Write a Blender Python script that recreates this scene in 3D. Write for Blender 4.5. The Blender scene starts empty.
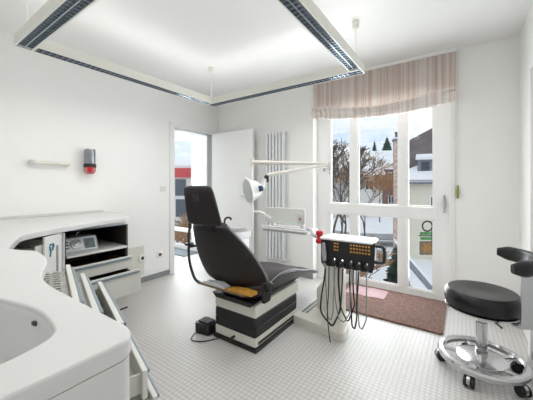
import bpy, bmesh, math, random
from mathutils import Vector, Matrix
random.seed(7)
PI = math.pi
C = bpy.context.scene.collection
SC = bpy.context.scene

# ------------------------------------------------------------------ materials
def mat(name, col, rough=.5, metal=0, spec=.5, noise=0, nscale=8, bump=0, bscale=60, emit=None, estr=0, trans=0, coat=0, sheen=0):
    m = bpy.data.materials.new(name); m.use_nodes = True
    nt = m.node_tree; b = nt.nodes['Principled BSDF']
    b.inputs['Base Color'].default_value = (*col, 1)
    b.inputs['Roughness'].default_value = rough
    b.inputs['Metallic'].default_value = metal
    b.inputs['Specular IOR Level'].default_value = spec
    b.inputs['Transmission Weight'].default_value = trans
    b.inputs['Coat Weight'].default_value = coat
    b.inputs['Sheen Weight'].default_value = sheen
    if emit:
        b.inputs['Emission Color'].default_value = (*emit, 1)
        b.inputs['Emission Strength'].default_value = estr
    tc = nt.nodes.new('ShaderNodeTexCoord')
    if noise:
        n = nt.nodes.new('ShaderNodeTexNoise'); n.inputs['Scale'].default_value = nscale; n.inputs['Detail'].default_value = 5
        nt.links.new(tc.outputs['Object'], n.inputs['Vector'])
        r = nt.nodes.new('ShaderNodeValToRGB')
        r.color_ramp.elements[0].position = .3; r.color_ramp.elements[1].position = .7
        r.color_ramp.elements[0].color = (*[max(0, c*(1-noise)) for c in col], 1)
        r.color_ramp.elements[1].color = (*[min(1, c*(1+noise)) for c in col], 1)
        nt.links.new(n.outputs['Fac'], r.inputs['Fac']); nt.links.new(r.outputs['Color'], b.inputs['Base Color'])
    if bump:
        n = nt.nodes.new('ShaderNodeTexNoise'); n.inputs['Scale'].default_value = bscale; n.inputs['Detail'].default_value = 3
        nt.links.new(tc.outputs['Object'], n.inputs['Vector'])
        bp = nt.nodes.new('ShaderNodeBump'); bp.inputs['Strength'].default_value = bump; bp.inputs['Distance'].default_value = .004
        nt.links.new(n.outputs['Fac'], bp.inputs['Height']); nt.links.new(bp.outputs['Normal'], b.inputs['Normal'])
    return m

M = {}
M['wall'] = mat('wall_paint', (.90, .895, .88), .75, spec=.25, noise=.012, nscale=2, bump=.12, bscale=220)
M['ceil'] = mat('ceiling_paint', (.88, .88, .875), .85, spec=.2, noise=.01, nscale=2)
M['white'] = mat('white_lacquer', (.82, .82, .81), .3, noise=.01, nscale=4)
M['white_gloss'] = mat('white_frame_paint', (.86, .86, .855), .28)
M['worktop'] = mat('white_worktop', (.67, .67, .665), .38, noise=.012, nscale=3)
M['cream'] = mat('cream_plastic', (.76, .74, .67), .38, noise=.01)
M['drawer'] = mat('drawer_cream', (.70, .70, .655), .38, noise=.02)
M['drawer_in'] = mat('drawer_inside', (.62, .615, .56), .5, noise=.03)
M['brown'] = mat('dark_carcass', (.035, .028, .026), .5, noise=.2)
M['wood'] = mat('brown_board', (.16, .11, .08), .5, noise=.25, nscale=20)
M['steelblue'] = mat('blue_grey_grip', (.24, .29, .34), .35, metal=.3)
M['leather'] = mat('charcoal_leather', (.022, .018, .019), .55, spec=.35, bump=.3, bscale=180, noise=.08, nscale=30)
M['leather2'] = mat('plum_leather', (.032, .022, .027), .4, spec=.45, bump=.2, bscale=150, noise=.1)
M['black'] = mat('black_plastic', (.012, .012, .013), .35)
M['rubber'] = mat('black_rubber', (.014, .014, .015), .55)
M['stoolpad'] = mat('black_vinyl', (.004, .004, .005), .30, spec=.45, bump=.08, bscale=120)
M['chrome'] = mat('chrome', (.60, .60, .61), .17, metal=1)
M['steel'] = mat('brushed_steel', (.55, .56, .57), .28, metal=1, noise=.05)
M['grey'] = mat('grey_plastic', (.34, .35, .36), .4, noise=.03)
M['lightgrey'] = mat('light_grey_plastic', (.60, .61, .62), .35)
M['tray'] = mat('perforated_tray', (.40, .40, .37), .35, metal=.5, noise=.3, nscale=70)
M['louver'] = mat('aluminium_louver', (.50, .57, .64), .18, metal=.9)
M['housing'] = mat('cream_housing', (.78, .77, .71), .4)
M['red'] = mat('red_plastic', (.55, .015, .03), .3)
M['redglass'] = mat('pinkish_red_plastic', (.50, .20, .20), .2)
M['orange'] = mat('amber_key', (.60, .30, .06), .5, emit=(.9, .45, .06), estr=.0)
M['rug'] = mat('brown_rug_pile', (.17, .092, .07), .95, spec=.1, noise=.5, nscale=45, bump=1, bscale=160, sheen=.2)
M['pink'] = mat('pink_paper_mat', (.40, .26, .28), .7, noise=.10, nscale=30)
M['skirt'] = mat('grey_skirting', (.27, .28, .29), .5)
M['yellow'] = mat('amber_fabric', (.60, .30, .04), .6, noise=.2, nscale=30)
M['tan'] = mat('tan_board', (.22, .15, .085), .6, noise=.3, nscale=25)
M['radiator'] = mat('radiator_enamel', (.74, .76, .77), .3)
M['blue'] = mat('blue_print', (.04, .20, .32), .5)
M['darksteel'] = mat('polished_grey_steel', (.30, .31, .34), .22, metal=1)
M['armbeige'] = mat('beige_arm_paint', (.68, .65, .61), .4)
M['seam'] = mat('grey_seam', (.08, .08, .085), .6)
M['lens'] = mat('lamp_reflector', (.42, .45, .42), .25, metal=.2)
M['navy'] = mat('dark_blue_joint', (.03, .07, .16), .25)
M['cordm'] = mat('cord_beige', (.7, .68, .62), .6)
M['olive'] = mat('olive_tassel', (.30, .30, .10), .6)
M['mat_dark'] = mat('blue_grey_doormat', (.13, .16, .18), .8, noise=.2, nscale=40)
# exterior
M['snow'] = mat('snow', (.86, .88, .92), .7, noise=.04, nscale=.8, bump=.3, bscale=3)
M['asphalt'] = mat('wet_asphalt', (.30, .32, .35), .4, noise=.3, nscale=1.5)
M['bark'] = mat('bark', (.13, .10, .08), .9, noise=.3, nscale=10)
M['twig'] = mat('brown_twigs', (.36, .20, .10), .9, noise=.3, nscale=10)
M['twigsnow'] = mat('snowy_twigs', (.55, .55, .56), .9, noise=.6, nscale=12)
M['fir'] = mat('fir_green', (.035, .07, .045), .9, noise=.5, nscale=3)
M['rooftile'] = mat('grey_brown_roof', (.15, .125, .125), .8, noise=.25, nscale=1.2, bump=.6, bscale=6)
M['stucco'] = mat('pale_stucco', (.76, .72, .60), .85, noise=.05, nscale=1)
M['stucco2'] = mat('white_stucco', (.70, .69, .67), .85, noise=.05, nscale=1)
M['redbrown'] = mat('red_brown_stucco', (.22, .12, .10), .85, noise=.2, nscale=1)
M['brick'] = mat('chimney_brick', (.55, .42, .35), .85, noise=.4, nscale=7)
M['winglass'] = mat('far_window_glass', (.04, .06, .09), .15)
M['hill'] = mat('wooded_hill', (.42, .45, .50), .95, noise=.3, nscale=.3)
M['redfascia'] = mat('red_fascia', (.55, .04, .05), .5)
M['gold'] = mat('golden_motif', (.33, .17, .04), .5, noise=.6, nscale=40)
M['green'] = mat('green_band', (.06, .25, .06), .5, noise=.4, nscale=20)
M['slate'] = mat('slate_shingle', (.20, .22, .26), .7, noise=.3, nscale=8)
M['iron'] = mat('wrought_iron', (.02, .02, .02), .5)

def glass_mat():
    m = bpy.data.materials.new('window_glass'); m.use_nodes = True
    nt = m.node_tree; nt.nodes.clear()
    o = nt.nodes.new('ShaderNodeOutputMaterial'); mx = nt.nodes.new('ShaderNodeMixShader')
    t = nt.nodes.new('ShaderNodeBsdfTransparent'); g = nt.nodes.new('ShaderNodeBsdfGlossy')
    g.inputs['Roughness'].default_value = .02
    fr = nt.nodes.new('ShaderNodeFresnel'); fr.inputs['IOR'].default_value = 1.35
    mm = nt.nodes.new('ShaderNodeMath'); mm.operation = 'MULTIPLY'; mm.inputs[1].default_value = .8
    t.inputs['Color'].default_value = (.975, .985, .98, 1)
    ge = nt.nodes.new('ShaderNodeNewGeometry'); fb = nt.nodes.new('ShaderNodeMath'); fb.operation = 'SUBTRACT'; fb.inputs[0].default_value = .7
    nt.links.new(ge.outputs['Backfacing'], fb.inputs[1]); fb.use_clamp = True; nt.links.new(fb.outputs[0], mm.inputs[1])
    nt.links.new(fr.outputs[0], mm.inputs[0]); nt.links.new(mm.outputs[0], mx.inputs[0])
    nt.links.new(t.outputs[0], mx.inputs[1]); nt.links.new(g.outputs[0], mx.inputs[2]); nt.links.new(mx.outputs[0], o.inputs[0])
    return m
M['glass'] = glass_mat()

def acrylic_mat():
    m = bpy.data.materials.new('frosted_acrylic'); m.use_nodes = True
    nt = m.node_tree; b = nt.nodes['Principled BSDF']; o = nt.nodes['Material Output']
    b.inputs['Base Color'].default_value = (.70, .71, .68, 1); b.inputs['Roughness'].default_value = .18
    t = nt.nodes.new('ShaderNodeBsdfTransparent'); mx = nt.nodes.new('ShaderNodeMixShader'); mx.inputs[0].default_value = .72
    nt.links.new(t.outputs[0], mx.inputs[1]); nt.links.new(b.outputs[0], mx.inputs[2]); nt.links.new(mx.outputs[0], o.inputs[0])
    return m
M['acrylic'] = acrylic_mat()

def sheer_mat():
    m = bpy.data.materials.new('sheer_curtain_fabric'); m.use_nodes = True
    nt = m.node_tree; b = nt.nodes['Principled BSDF']; o = nt.nodes['Material Output']
    b.inputs['Base Color'].default_value = (.85, .85, .85, 1); b.inputs['Roughness'].default_value = .9
    t = nt.nodes.new('ShaderNodeBsdfTransparent'); mx = nt.nodes.new('ShaderNodeMixShader'); mx.inputs[0].default_value = .28
    nt.links.new(t.outputs[0], mx.inputs[1]); nt.links.new(b.outputs[0], mx.inputs[2]); nt.links.new(mx.outputs[0], o.inputs[0])
    return m
M['sheer'] = sheer_mat()

def floor_mat():
    m = bpy.data.materials.new('studded_rubber_floor'); m.use_nodes = True
    nt = m.node_tree; b = nt.nodes['Principled BSDF']; N = nt.nodes.new; K = nt.links.new
    tc = N('ShaderNodeTexCoord'); sp = N('ShaderNodeSeparateXYZ'); K(tc.outputs['Object'], sp.inputs[0])
    def mth(op, a, bb=None):
        n = N('ShaderNodeMath'); n.operation = op
        for i, v in enumerate((a, bb)):
            if v is None: continue
            if isinstance(v, (int, float)): n.inputs[i].default_value = v
            else: K(v, n.inputs[i])
        return n.outputs[0]
    P = .029
    fx = mth('SUBTRACT', mth('FRACT', mth('DIVIDE', sp.outputs['X'], P)), .5)
    fy = mth('SUBTRACT', mth('FRACT', mth('DIVIDE', sp.outputs['Y'], P)), .5)
    d = mth('SQRT', mth('ADD', mth('MULTIPLY', fx, fx), mth('MULTIPLY', fy, fy)))
    r = N('ShaderNodeValToRGB'); K(d, r.inputs['Fac'])
    r.color_ramp.elements[0].position = .34; r.color_ramp.elements[0].color = (1, 1, 1, 1)
    r.color_ramp.elements[1].position = .44; r.color_ramp.elements[1].color = (0, 0, 0, 1)
    n = N('ShaderNodeTexNoise'); n.inputs['Scale'].default_value = 1.4; n.inputs['Detail'].default_value = 6
    K(tc.outputs['Object'], n.inputs['Vector'])
    mx0 = N('ShaderNodeMix'); mx0.data_type = 'RGBA'; K(n.outputs['Fac'], mx0.inputs['Factor'])
    mx0.inputs[6].default_value = (.64, .62, .60, 1); mx0.inputs[7].default_value = (.71, .695, .68, 1)
    mx = N('ShaderNodeMix'); mx.data_type = 'RGBA'; K(r.outputs['Color'], mx.inputs['Factor'])
    mx.inputs[6].default_value = (.555, .535, .52, 1); K(mx0.outputs[2], mx.inputs[7])
    K(mx.outputs[2], b.inputs['Base Color'])
    bp = N('ShaderNodeBump'); bp.inputs['Strength'].default_value = .5; bp.inputs['Distance'].default_value = .002
    K(r.outputs['Color'], bp.inputs['Height']); K(bp.outputs['Normal'], b.inputs['Normal'])
    b.inputs['Roughness'].default_value = .38; b.inputs['Specular IOR Level'].default_value = .45
    return m
M['floor'] = floor_mat()

def blind_mat(name, tl):
    m = bpy.data.materials.new(name); m.use_nodes = True
    nt = m.node_tree; b = nt.nodes['Principled BSDF']; o = nt.nodes['Material Output']; N = nt.nodes.new; K = nt.links.new
    tc = N('ShaderNodeTexCoord'); mp = N('ShaderNodeMapping'); K(tc.outputs['Object'], mp.inputs[0])
    mp.inputs['Scale'].default_value = (1, 0, .003); mp.inputs['Location'].default_value = (3.3, 0, 0)
    n1 = N('ShaderNodeTexNoise'); n1.inputs['Scale'].default_value = 6.5; n1.inputs['Detail'].default_value = 6; n1.inputs['Roughness'].default_value = .72
    K(mp.outputs[0], n1.inputs['Vector'])
    r = N('ShaderNodeValToRGB'); K(n1.outputs['Fac'], r.inputs['Fac']); e = r.color_ramp.elements
    e[0].position = .36; e[0].color = (.66, .51, .47, 1)
    e[1].position = .66; e[1].color = (.95, .92, .88, 1)
    for p, c in ((.42, (.84, .74, .69)), (.44, (.95, .91, .87)), (.49, (.93, .88, .84)), (.505, (.80, .68, .61)), (.545, (.82, .70, .64)), (.56, (.95, .92, .89)), (.61, (.80, .68, .64))):
        q = e.new(p); q.color = (*c, 1)
    w = N('ShaderNodeTexWave'); w.bands_direction = 'Z'; w.inputs['Scale'].default_value = 20; w.inputs['Distortion'].default_value = 2.5
    K(tc.outputs['Object'], w.inputs['Vector'])
    mx = N('ShaderNodeMix'); mx.data_type = 'RGBA'; mx.blend_type = 'MULTIPLY'; mx.inputs['Factor'].default_value = .14
    K(r.outputs['Color'], mx.inputs[6]); K(w.outputs['Color'], mx.inputs[7])
    K(mx.outputs[2], b.inputs['Base Color']); b.inputs['Roughness'].default_value = .9; b.inputs['Specular IOR Level'].default_value = .1
    tr = N('ShaderNodeBsdfTranslucent'); K(mx.outputs[2], tr.inputs['Color'])
    ms = N('ShaderNodeMixShader'); ms.inputs[0].default_value = tl
    K(b.outputs[0], ms.inputs[1]); K(tr.outputs[0], ms.inputs[2]); K(ms.outputs[0], o.inputs[0])
    return m
M['blind'] = blind_mat('striped_blind_fabric', .5); M['blindfold'] = blind_mat('doubled_blind_fabric', .05)

# ------------------------------------------------------------------ mesh building
class MB:
    def __init__(s): s.bm = bmesh.new()
    def box(s, x0, x1, y0, y1, z0, z1, R=None, bev=0, seg=2):
        vs = [s.bm.verts.new(p) for p in ((x0,y0,z0),(x1,y0,z0),(x1,y1,z0),(x0,y1,z0),(x0,y0,z1),(x1,y0,z1),(x1,y1,z1),(x0,y1,z1))]
        fs = [s.bm.faces.new([vs[i] for i in q]) for q in ((3,2,1,0),(4,5,6,7),(0,1,5,4),(1,2,6,5),(2,3,7,6),(3,0,4,7))]
        if R is not None:
            for v in vs: v.co = R @ v.co
        if bev:
            es = list({e for f in fs for e in f.edges})
            bmesh.ops.bevel(s.bm, geom=es, offset=bev, segments=seg, affect='EDGES', profile=.5)
        return s
    def prism(s, pts, z0, z1, R=None, bev=0):
        a = [s.bm.verts.new((p[0], p[1], z0)) for p in pts]; b = [s.bm.verts.new((p[0], p[1], z1)) for p in pts]
        n = len(pts); fs = [s.bm.faces.new(a[::-1]), s.bm.faces.new(b)]
        for i in range(n): fs.append(s.bm.faces.new((a[i], a[(i+1) % n], b[(i+1) % n], b[i])))
        if R is not None:
            for v in a+b: v.co = R @ v.co
        if bev:
            es = list({e for f in fs[:2] for e in f.edges})
            bmesh.ops.bevel(s.bm, geom=es, offset=bev, segments=3, affect='EDGES', profile=.5)
        return s
    def loft(s, rings, closed=True, caps=True):
        R = [[s.bm.verts.new(p) for p in r] for r in rings]; n = len(R[0])
        for a, b in zip(R, R[1:]):
            for i in range(n if closed else n-1):
                try: s.bm.faces.new((a[i], a[(i+1) % n], b[(i+1) % n], b[i]))
                except ValueError: pass
        if caps and closed:
            s.bm.faces.new(R[0][::-1]); s.bm.faces.new(R[-1])
        return s
    def tube(s, pts, r, n=10, caps=True):
        pts = [Vector(p) for p in pts]; rings = []; up = Vector((0, 0, 1)); prev = None
        for i, p in enumerate(pts):
            t = (pts[min(i+1, len(pts)-1)] - pts[max(i-1, 0)])
            t = t.normalized() if t.length > 1e-9 else Vector((0, 0, 1))
            if prev is None:
                a = t.cross(up)
                if a.length < .05: a = t.cross(Vector((1, 0, 0)))
            else: a = prev - t*prev.dot(t)
            a.normalize(); b = t.cross(a); prev = a
            rr = r[i] if isinstance(r, (list, tuple)) else r
            rings.append([p + (a*math.cos(2*PI*k/n) + b*math.sin(2*PI*k/n))*rr for k in range(n)])
        return s.loft(rings, True, caps)
    def lathe(s, prof, c=(0, 0, 0), n=32, axis=None, caps=True):
        Q = Matrix.Identity(3) if axis is None else Vector((0, 0, 1)).rotation_difference(Vector(axis)).to_matrix()
        rings = [[Vector(c) + Q @ Vector((max(r, 1e-4)*math.cos(2*PI*k/n), max(r, 1e-4)*math.sin(2*PI*k/n), z)) for k in range(n)] for r, z in prof]
        return s.loft(rings, True, caps)
    def torus(s, c, R, r, n=48, m=10, sz=1):
        rings = []
        for i in range(n+1):
            a = 2*PI*i/n; rings.append([(c[0]+(R+r*math.cos(2*PI*k/m))*math.cos(a), c[1]+(R+r*math.cos(2*PI*k/m))*math.sin(a), c[2]+sz*r*math.sin(2*PI*k/m)) for k in range(m)])
        s.loft(rings, True, False); bmesh.ops.remove_doubles(s.bm, verts=s.bm.verts, dist=1e-6); return s
    def build(s, name, m, parent=None, smooth=True, sub=0, recalc=True, local=False, solid=0):
        bm = s.bm
        if recalc: bmesh.ops.recalc_face_normals(bm, faces=bm.faces)
        off = Vector((0, 0, 0))
        if parent is not None and not local: off = wloc(parent)
        elif parent is None:
            xs = [v.co.x for v in bm.verts]; ys = [v.co.y for v in bm.verts]; zs = [v.co.z for v in bm.verts]
            off = Vector(((min(xs)+max(xs))/2, (min(ys)+max(ys))/2, min(zs)))
            if name in ('floor', 'roman_blind', 'floor_slab'): off = Vector((0, 0, 0))
        if off.length:
            bmesh.ops.translate(bm, verts=bm.verts, vec=-off)
        me = bpy.data.meshes.new(name); bm.to_mesh(me); bm.free(); me.materials.append(m)
        if smooth:
            me.shade_smooth(); me.set_sharp_from_angle(angle=math.radians(35))
        o = bpy.data.objects.new(name, me); C.objects.link(o)
        if parent is not None: o.parent = parent
        else: o.location = off
        if solid:
            md = o.modifiers.new('s', 'SOLIDIFY'); md.thickness = solid; md.offset = 0
        if smooth and not sub:
            md = o.modifiers.new('n', 'WEIGHTED_NORMAL'); md.keep_sharp = True; md.weight = 80
        if sub:
            md = o.modifiers.new('u', 'SUBSURF'); md.levels = sub; md.render_levels = sub
        return o
def wloc(o):
    v = Vector((0, 0, 0))
    while o is not None: v += o.location; o = o.parent
    return v
def tag(o, label=None, cat=None, group=None, kind=None):
    if label: o['label'] = label
    if cat: o['category'] = cat
    if group: o['group'] = group
    if kind: o['kind'] = kind
    return o
def thing(name, loc, label, cat, group=None):
    o = bpy.data.objects.new(name, None); C.objects.link(o); o.location = loc; o.empty_display_size = .1
    return tag(o, label, cat, group)
def struct(o): o['kind'] = 'structure'; return o
def spline(P, n=8):
    P = [Vector(p) for p in P]; P = [P[0]*2-P[1]] + P + [P[-1]*2-P[-2]]; out = []
    for i in range(1, len(P)-2):
        for k in range(n):
            t = k/n; a, b, c, d = P[i-1:i+3]
            out.append(.5*((2*b)+(c-a)*t+(2*a-5*b+4*c-d)*t*t+(3*b-a-3*c+d)*t**3))
    out.append(P[-2]); return out
def rounded(pts, r, n=5):
    """2-D polygon with rounded corners; r a number or a list"""
    out = []; N = len(pts)
    for i in range(N):
        p = Vector(pts[i]); a = Vector(pts[i-1]); b = Vector(pts[(i+1) % N]); rr = r[i] if isinstance(r, (list, tuple)) else r
        if rr <= 0: out.append(tuple(p)); continue
        u = (a-p); v = (b-p); k = min(rr, u.length*.49, v.length*.49); s_ = p+u.normalized()*k; e = p+v.normalized()*k
        for j in range(n+1):
            t = j/n; q = s_*(1-t)**2+p*2*t*(1-t)+e*t*t; out.append((q.x, q.y))
    return out
def frameM(origin, xdir):
    """matrix: local x along xdir (2-D), local y perpendicular, z up"""
    x = Vector((xdir[0], xdir[1], 0)).normalized(); y = Vector((-x.y, x.x, 0))
    return Matrix(((x.x, y.x, 0, origin[0]), (x.y, y.y, 0, origin[1]), (0, 0, 1, origin[2]), (0, 0, 0, 1)))
def box(*a, **k): return MB().box(*a, **k)

# ================================================================== SETTING
HC = 2.485; XL, XR, YB, YF = -3.2, .41, 3.245, -.37
XH, YH = -4.74, 1.2                       # adjoining room beyond the doorway
W0, W1, WT = -1.54, -.10, 2.10            # window opening in the back wall
struct(box(XH-.1, XR+.12, YF-.12, 3.52, -.2, 0).build('floor', M['floor'], smooth=False))
struct(box(XH-.1, XR+.12, YF-.12, 3.52, HC, HC+.15).build('ceiling', M['ceil'], smooth=False))
D0, D1, DT = 2.40, 3.135, 1.975           # doorway in the left wall
w = MB(); w.box(XL-.12, XL, YF, D0, 0, HC); w.box(XL-.12, XL, D1, 3.38, 0, HC); w.box(XL-.12, XL, D0, D1, DT, HC)
struct(w.build('wall_left', M['wall'], smooth=False))
w = MB(); w.box(XL, W0, YB, 3.52, 0, HC); w.box(W1, XR, YB, 3.52, 0, HC); w.box(W0, W1, YB, 3.52, WT, HC)
H0, H1 = -4.66, -3.42
w.box(XH-.1, H0, 3.38, 3.52, 0, HC); w.box(H1, XL, 3.38, 3.52, 0, HC); w.box(H0, H1, 3.38, 3.52, WT, HC)
struct(w.build('wall_back', M['wall'], smooth=False))
struct(box(XR, XR+.12, YF-.12, 3.52, 0, HC).build('wall_right', M['wall'], smooth=False))
struct(box(XL-.12, XR, YF-.12, YF, 0, HC).build('wall_front', M['wall'], smooth=False))
struct(box(XH-.1, XH, YH, 3.38, 0, HC).build('wall_adjoining_left', M['wall'], smooth=False))
struct(box(XH-.1, XL-.12, YH-.1, YH, 0, HC).build('wall_adjoining_front', M['wall'], smooth=False))
# skirting
struct(box(XL, XL+.012, 1.40, 2.335, 0, .065, bev=.003).build('baseboard_left', M['skirt']))
w = MB(); w.box(XL, W0-.0, YB-.012, YB, 0, .065, bev=.003); w.box(W1+.0, XR, YB-.012, YB, 0, .065, bev=.003)
struct(w.build('baseboard_back', M['skirt']))
struct(box(XR-.012, XR, YF, 2.62, 0, .065, bev=.003).build('baseboard_right', M['skirt']))
# right wall: cased opening edge seen at the frame's margin
w = MB(); w.box(XR-.025, XR, 2.62, 2.70, 0, 2.06, bev=.004); w.box(XR-.025, XR, 1.70, 2.62, 1.99, 2.06, bev=.004); w.box(XR-.025, XR, 1.62, 1.70, 0, 2.06, bev=.004)
w.box(XR-.012, XR, 1.70, 2.62, .003, 1.99)
struct(w.build('door_2', M['white_gloss']))

# door_1: casing and open leaf
dr = bpy.data.objects.new('door_1', None); C.objects.link(dr); dr.location = (XL, D1, 0); struct(dr)
w = MB()
for (a, b) in ((D0-.065, D0), (D1, D1+.045)):
    w.box(XL-.005, XL+.018, a, b, 0, DT+.06, bev=.004)
w.box(XL-.005, XL+.018, D0, D1, DT, DT+.06, bev=.004)
w.box(XL-.13, XL, D0-.001, D0+.02, 0, DT); w.box(XL-.13, XL, D1-.02, D1+.001, 0, DT); w.box(XL-.13, XL, D0, D1, DT-.02, DT+.001)
w.build('door_frame', M['white_gloss'], dr)
w = MB(); w.box(XL-.10, XL+.002, D0+.02, D1-.02, DT-.028, DT-.02); w.box(XL-.10, XL+.002, D1-.028, D1-.02, 0, DT-.02)
w.build('door_seal', M['skirt'], dr)
leafM = frameM((XL+.03, 3.10, 0), (.998, .02))
w = MB(); w.box(0, .78, -.02, .02, .012, DT-.005, R=leafM, bev=.003); lf = w.build('door_leaf', M['white_gloss'], dr)
w = MB(); w.box(.765, .781, -.016, .016, .9, 1.1, R=leafM); w.build('lock_plate', M['steel'], lf)
w = MB()
for sy in (-1,):
    w.tube([leafM @ Vector((.715, sy*.02, 1.03)), leafM @ Vector((.715, sy*.062, 1.03))], .010)
    w.tube([leafM @ Vector((.715, sy*.062, 1.03)), leafM @ Vector((.60, sy*.062, 1.03))], .009)
    w.lathe([(.024, 0), (.024, .006), (.02, .009)], leafM @ Vector((.715, sy*.021, 1.03)), axis=(0, -1, 0), n=20)
w.build('door_handle', M['steel'], lf)

# ---- window_1 (floor-length, three lights above, three below)
def window(name, x0, x1, muls, y=3.38, top=WT, bot=0.0, trans=(.838, .955)):
    r = bpy.data.objects.new(name, None); C.objects.link(r); r.location = ((x0+x1)/2, y, 0); struct(r)
    f = MB(); d0, d1 = y, y+.075
    f.box(x0, muls[0][1], d0, d1, bot, top, bev=.006); f.box(muls[-1][0], x1, d0, d1, bot, top, bev=.006)
    f.box(muls[0][1]-.004, muls[-1][0]+.004, d0, d1, bot, bot+.075, bev=.004); f.box(muls[0][1]-.004, muls[-1][0]+.004, d0, d1, top-.07, top, bev=.004)
    for a, b in muls[1:-1]: f.box(a, b, d0, d1, bot+.07, top-.065, bev=.005)
    if trans: f.box(muls[0][1]-.03, muls[-1][0]+.03, d0-.008, d1, trans[0], trans[1], bev=.006)
    fr = f.build('window_frame', M['white_gloss'], r)
    for i in range(len(muls)-1):
        a, b = muls[i][1], muls[i+1][0]
        zs = ((bot+.07, trans[0]), (trans[1], top-.065)) if trans else ((bot+.07, top-.065),)
        for z0, z1 in zs:
            g = MB(); g.box(a-.004, b+.004, y+.035, y+.041, z0-.004, z1+.004); g.build('glass', M['glass'], r, smooth=False)
            s_ = MB(); t = .016
            s_.box(a, a+t, y+.012, y+.03, z0, z1); s_.box(b-t, b, y+.012, y+.03, z0, z1); s_.box(a+t, b-t, y+.012, y+.03, z0, z0+t); s_.box(a+t, b-t, y+.012, y+.03, z1-t, z1)
            s_.build('glazing_bead', M['white_gloss'], r, smooth=False)
    return r
wn = window('window_1', W0, W1, [(W0, -1.371), (-1.111, -1.025), (-.572, -.491), (-.238, W1)])
w = MB(); w.box(-.155, -.135, 3.36, 3.372, .95, 1.09, bev=.003); w.tube([(-.145, 3.372, 1.02), (-.145, 3.335, 1.02), (-.145, 3.328, 1.01), (-.145, 3.328, .91)], .008)
w.build('window_handle', M['grey'], wn)
w = MB(); w.box(-1.455, -1.435, 3.362, 3.38, 1.36, 1.40, bev=.003); w.build('hinge', M['grey'], wn)
struct(box(W0, W1, YB+.12, 3.38, -.001, .006).build('window_sill', M['white_gloss'], smooth=False))
w = MB(); w.box(W1, W1+.045, YB-.015, YB, .0, WT-.02, bev=.004); struct(w.build('trim_1', M['white_gloss']))
# window in the adjoining room
wh = window('window_2', H0, H1, [(H0, H0+.07), (-4.0, -3.93), (H1-.05, H1)], trans=(.33,.37))
struct(wh)

# ================================================================== EXTERIOR
ZG = -3.3
def gnd():
    g = MB(); n = 40
    for i in range(n+1):
        pass
    bm = g.bm; V = []
    for i in range(n+1):
        row = []
        for j in range(n+1):
            x = -90+i*140/n; y = 4.2+j*110/n
            z = ZG + .25*math.sin(x*.31)*math.cos(y*.27) + max(0, (y-70))*.03
            row.append(bm.verts.new((x, y, z)))
        V.append(row)
    for i in range(n):
        for j in range(n): bm.faces.new((V[i][j], V[i+1][j], V[i+1][j+1], V[i][j+1]))
    return g
struct(gnd().build('terrain', M['snow'], recalc=True))
w = MB(); P = spline([(4, 22, 0), (-3, 24, 0), (-8, 22.5, 0), (-14, 25, 0), (-30, 30, 0)], 8)
w.loft([[(p.x, p.y-1.3, ZG+.34), (p.x, p.y+1.3, ZG+.36)] for p in P], closed=False); struct(w.build('road', M['asphalt'], solid=.04))
w = MB(); rr = []
for i in range(60):
    x = -110+i*3.0; y = 95+8*math.sin(i*.2); z = 1.0+2.2*math.sin(i*.17+1)+1.2*math.sin(i*.5)
    rr.append([(x, y-14, ZG), (x, y, z), (x, y+16, ZG)])
w.loft(rr, closed=False); struct(w.build('hills', M['hill']))

def house(name, cx, cy, rot, wx, wy, zw, zr, wallm, roofm, label, wins, extra=None, zb=ZG-.3, snow=True):
    """gabled house: ridge along local x"""
    R = Matrix.Translation((cx, cy, 0)) @ Matrix.Rotation(rot, 4, 'Z')
    r = thing(name, (cx, cy, zb), label, 'house', 'houses outside the big window')
    b = MB(); X, Yh = wx/2, wy/2
    b.box(-X, X, -Yh, Yh, zb, zw, R=R)
    for s in (-1, 1):
        vs = [b.bm.verts.new(R @ Vector(p)) for p in ((s*(X-.001), -Yh, zw), (s*(X-.001), Yh, zw), (s*(X-.001), 0, zr))]; b.bm.faces.new(vs)
    b.build('wall', wallm, r, smooth=False)
    o = .35
    for s in (-1, 1):
        t = MB(); k = (zr-zw)/Yh
        ring = lambda x: [R @ Vector(p) for p in ((x, s*(Yh+o), zw-k*o), (x, 0, zr), (x, 0, zr+.16), (x, s*(Yh+o), zw-k*o+.16))]
        t.loft([ring(-X-o), ring(X+o)]); t.build('roof', roofm, r, smooth=False)
    for (side, a, z, ww, hh) in wins:      # side 'f' -> -y face, 'l' -> -x gable, 'r' -> +x gable
        if side == 'f': M4 = R @ Matrix.Translation((a, -Yh-.03, z))
        elif side == 'r': M4 = R @ Matrix.Translation((X+.03, a, z)) @ Matrix.Rotation(PI/2, 4, 'Z')
        else: M4 = R @ Matrix.Translation((-X-.03, a, z)) @ Matrix.Rotation(-PI/2, 4, 'Z')
        q = MB()
        for (u0, u1, v0, v1) in ((-ww/2, -ww/2+.08, 0, hh), (ww/2-.08, ww/2, 0, hh), (-ww/2+.08, ww/2-.08, 0, .08), (-ww/2+.08, ww/2-.08, hh-.08, hh), (-.04, .04, .08, hh-.08)):
            q.box(u0, u1, -.03, .05, v0, v1, R=M4)
        f = q.build('window', M['white_gloss'], r, smooth=False)
        MB().box(-ww/2+.05, ww/2-.05, 0, .04, .05, hh-.05, R=M4).build('pane', M['winglass'], f, smooth=False)
    return r, R
s_, c_ = .5708181263181237, .8210765291169068
def at(u, d, v=184):          # ground-plan point seen in that direction at that distance
    a = (u-266.5)/281.21; return ((-s_+a*c_)*d, (c_+a*s_)*d, 1.2+(184-v)/281.21*d)
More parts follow.
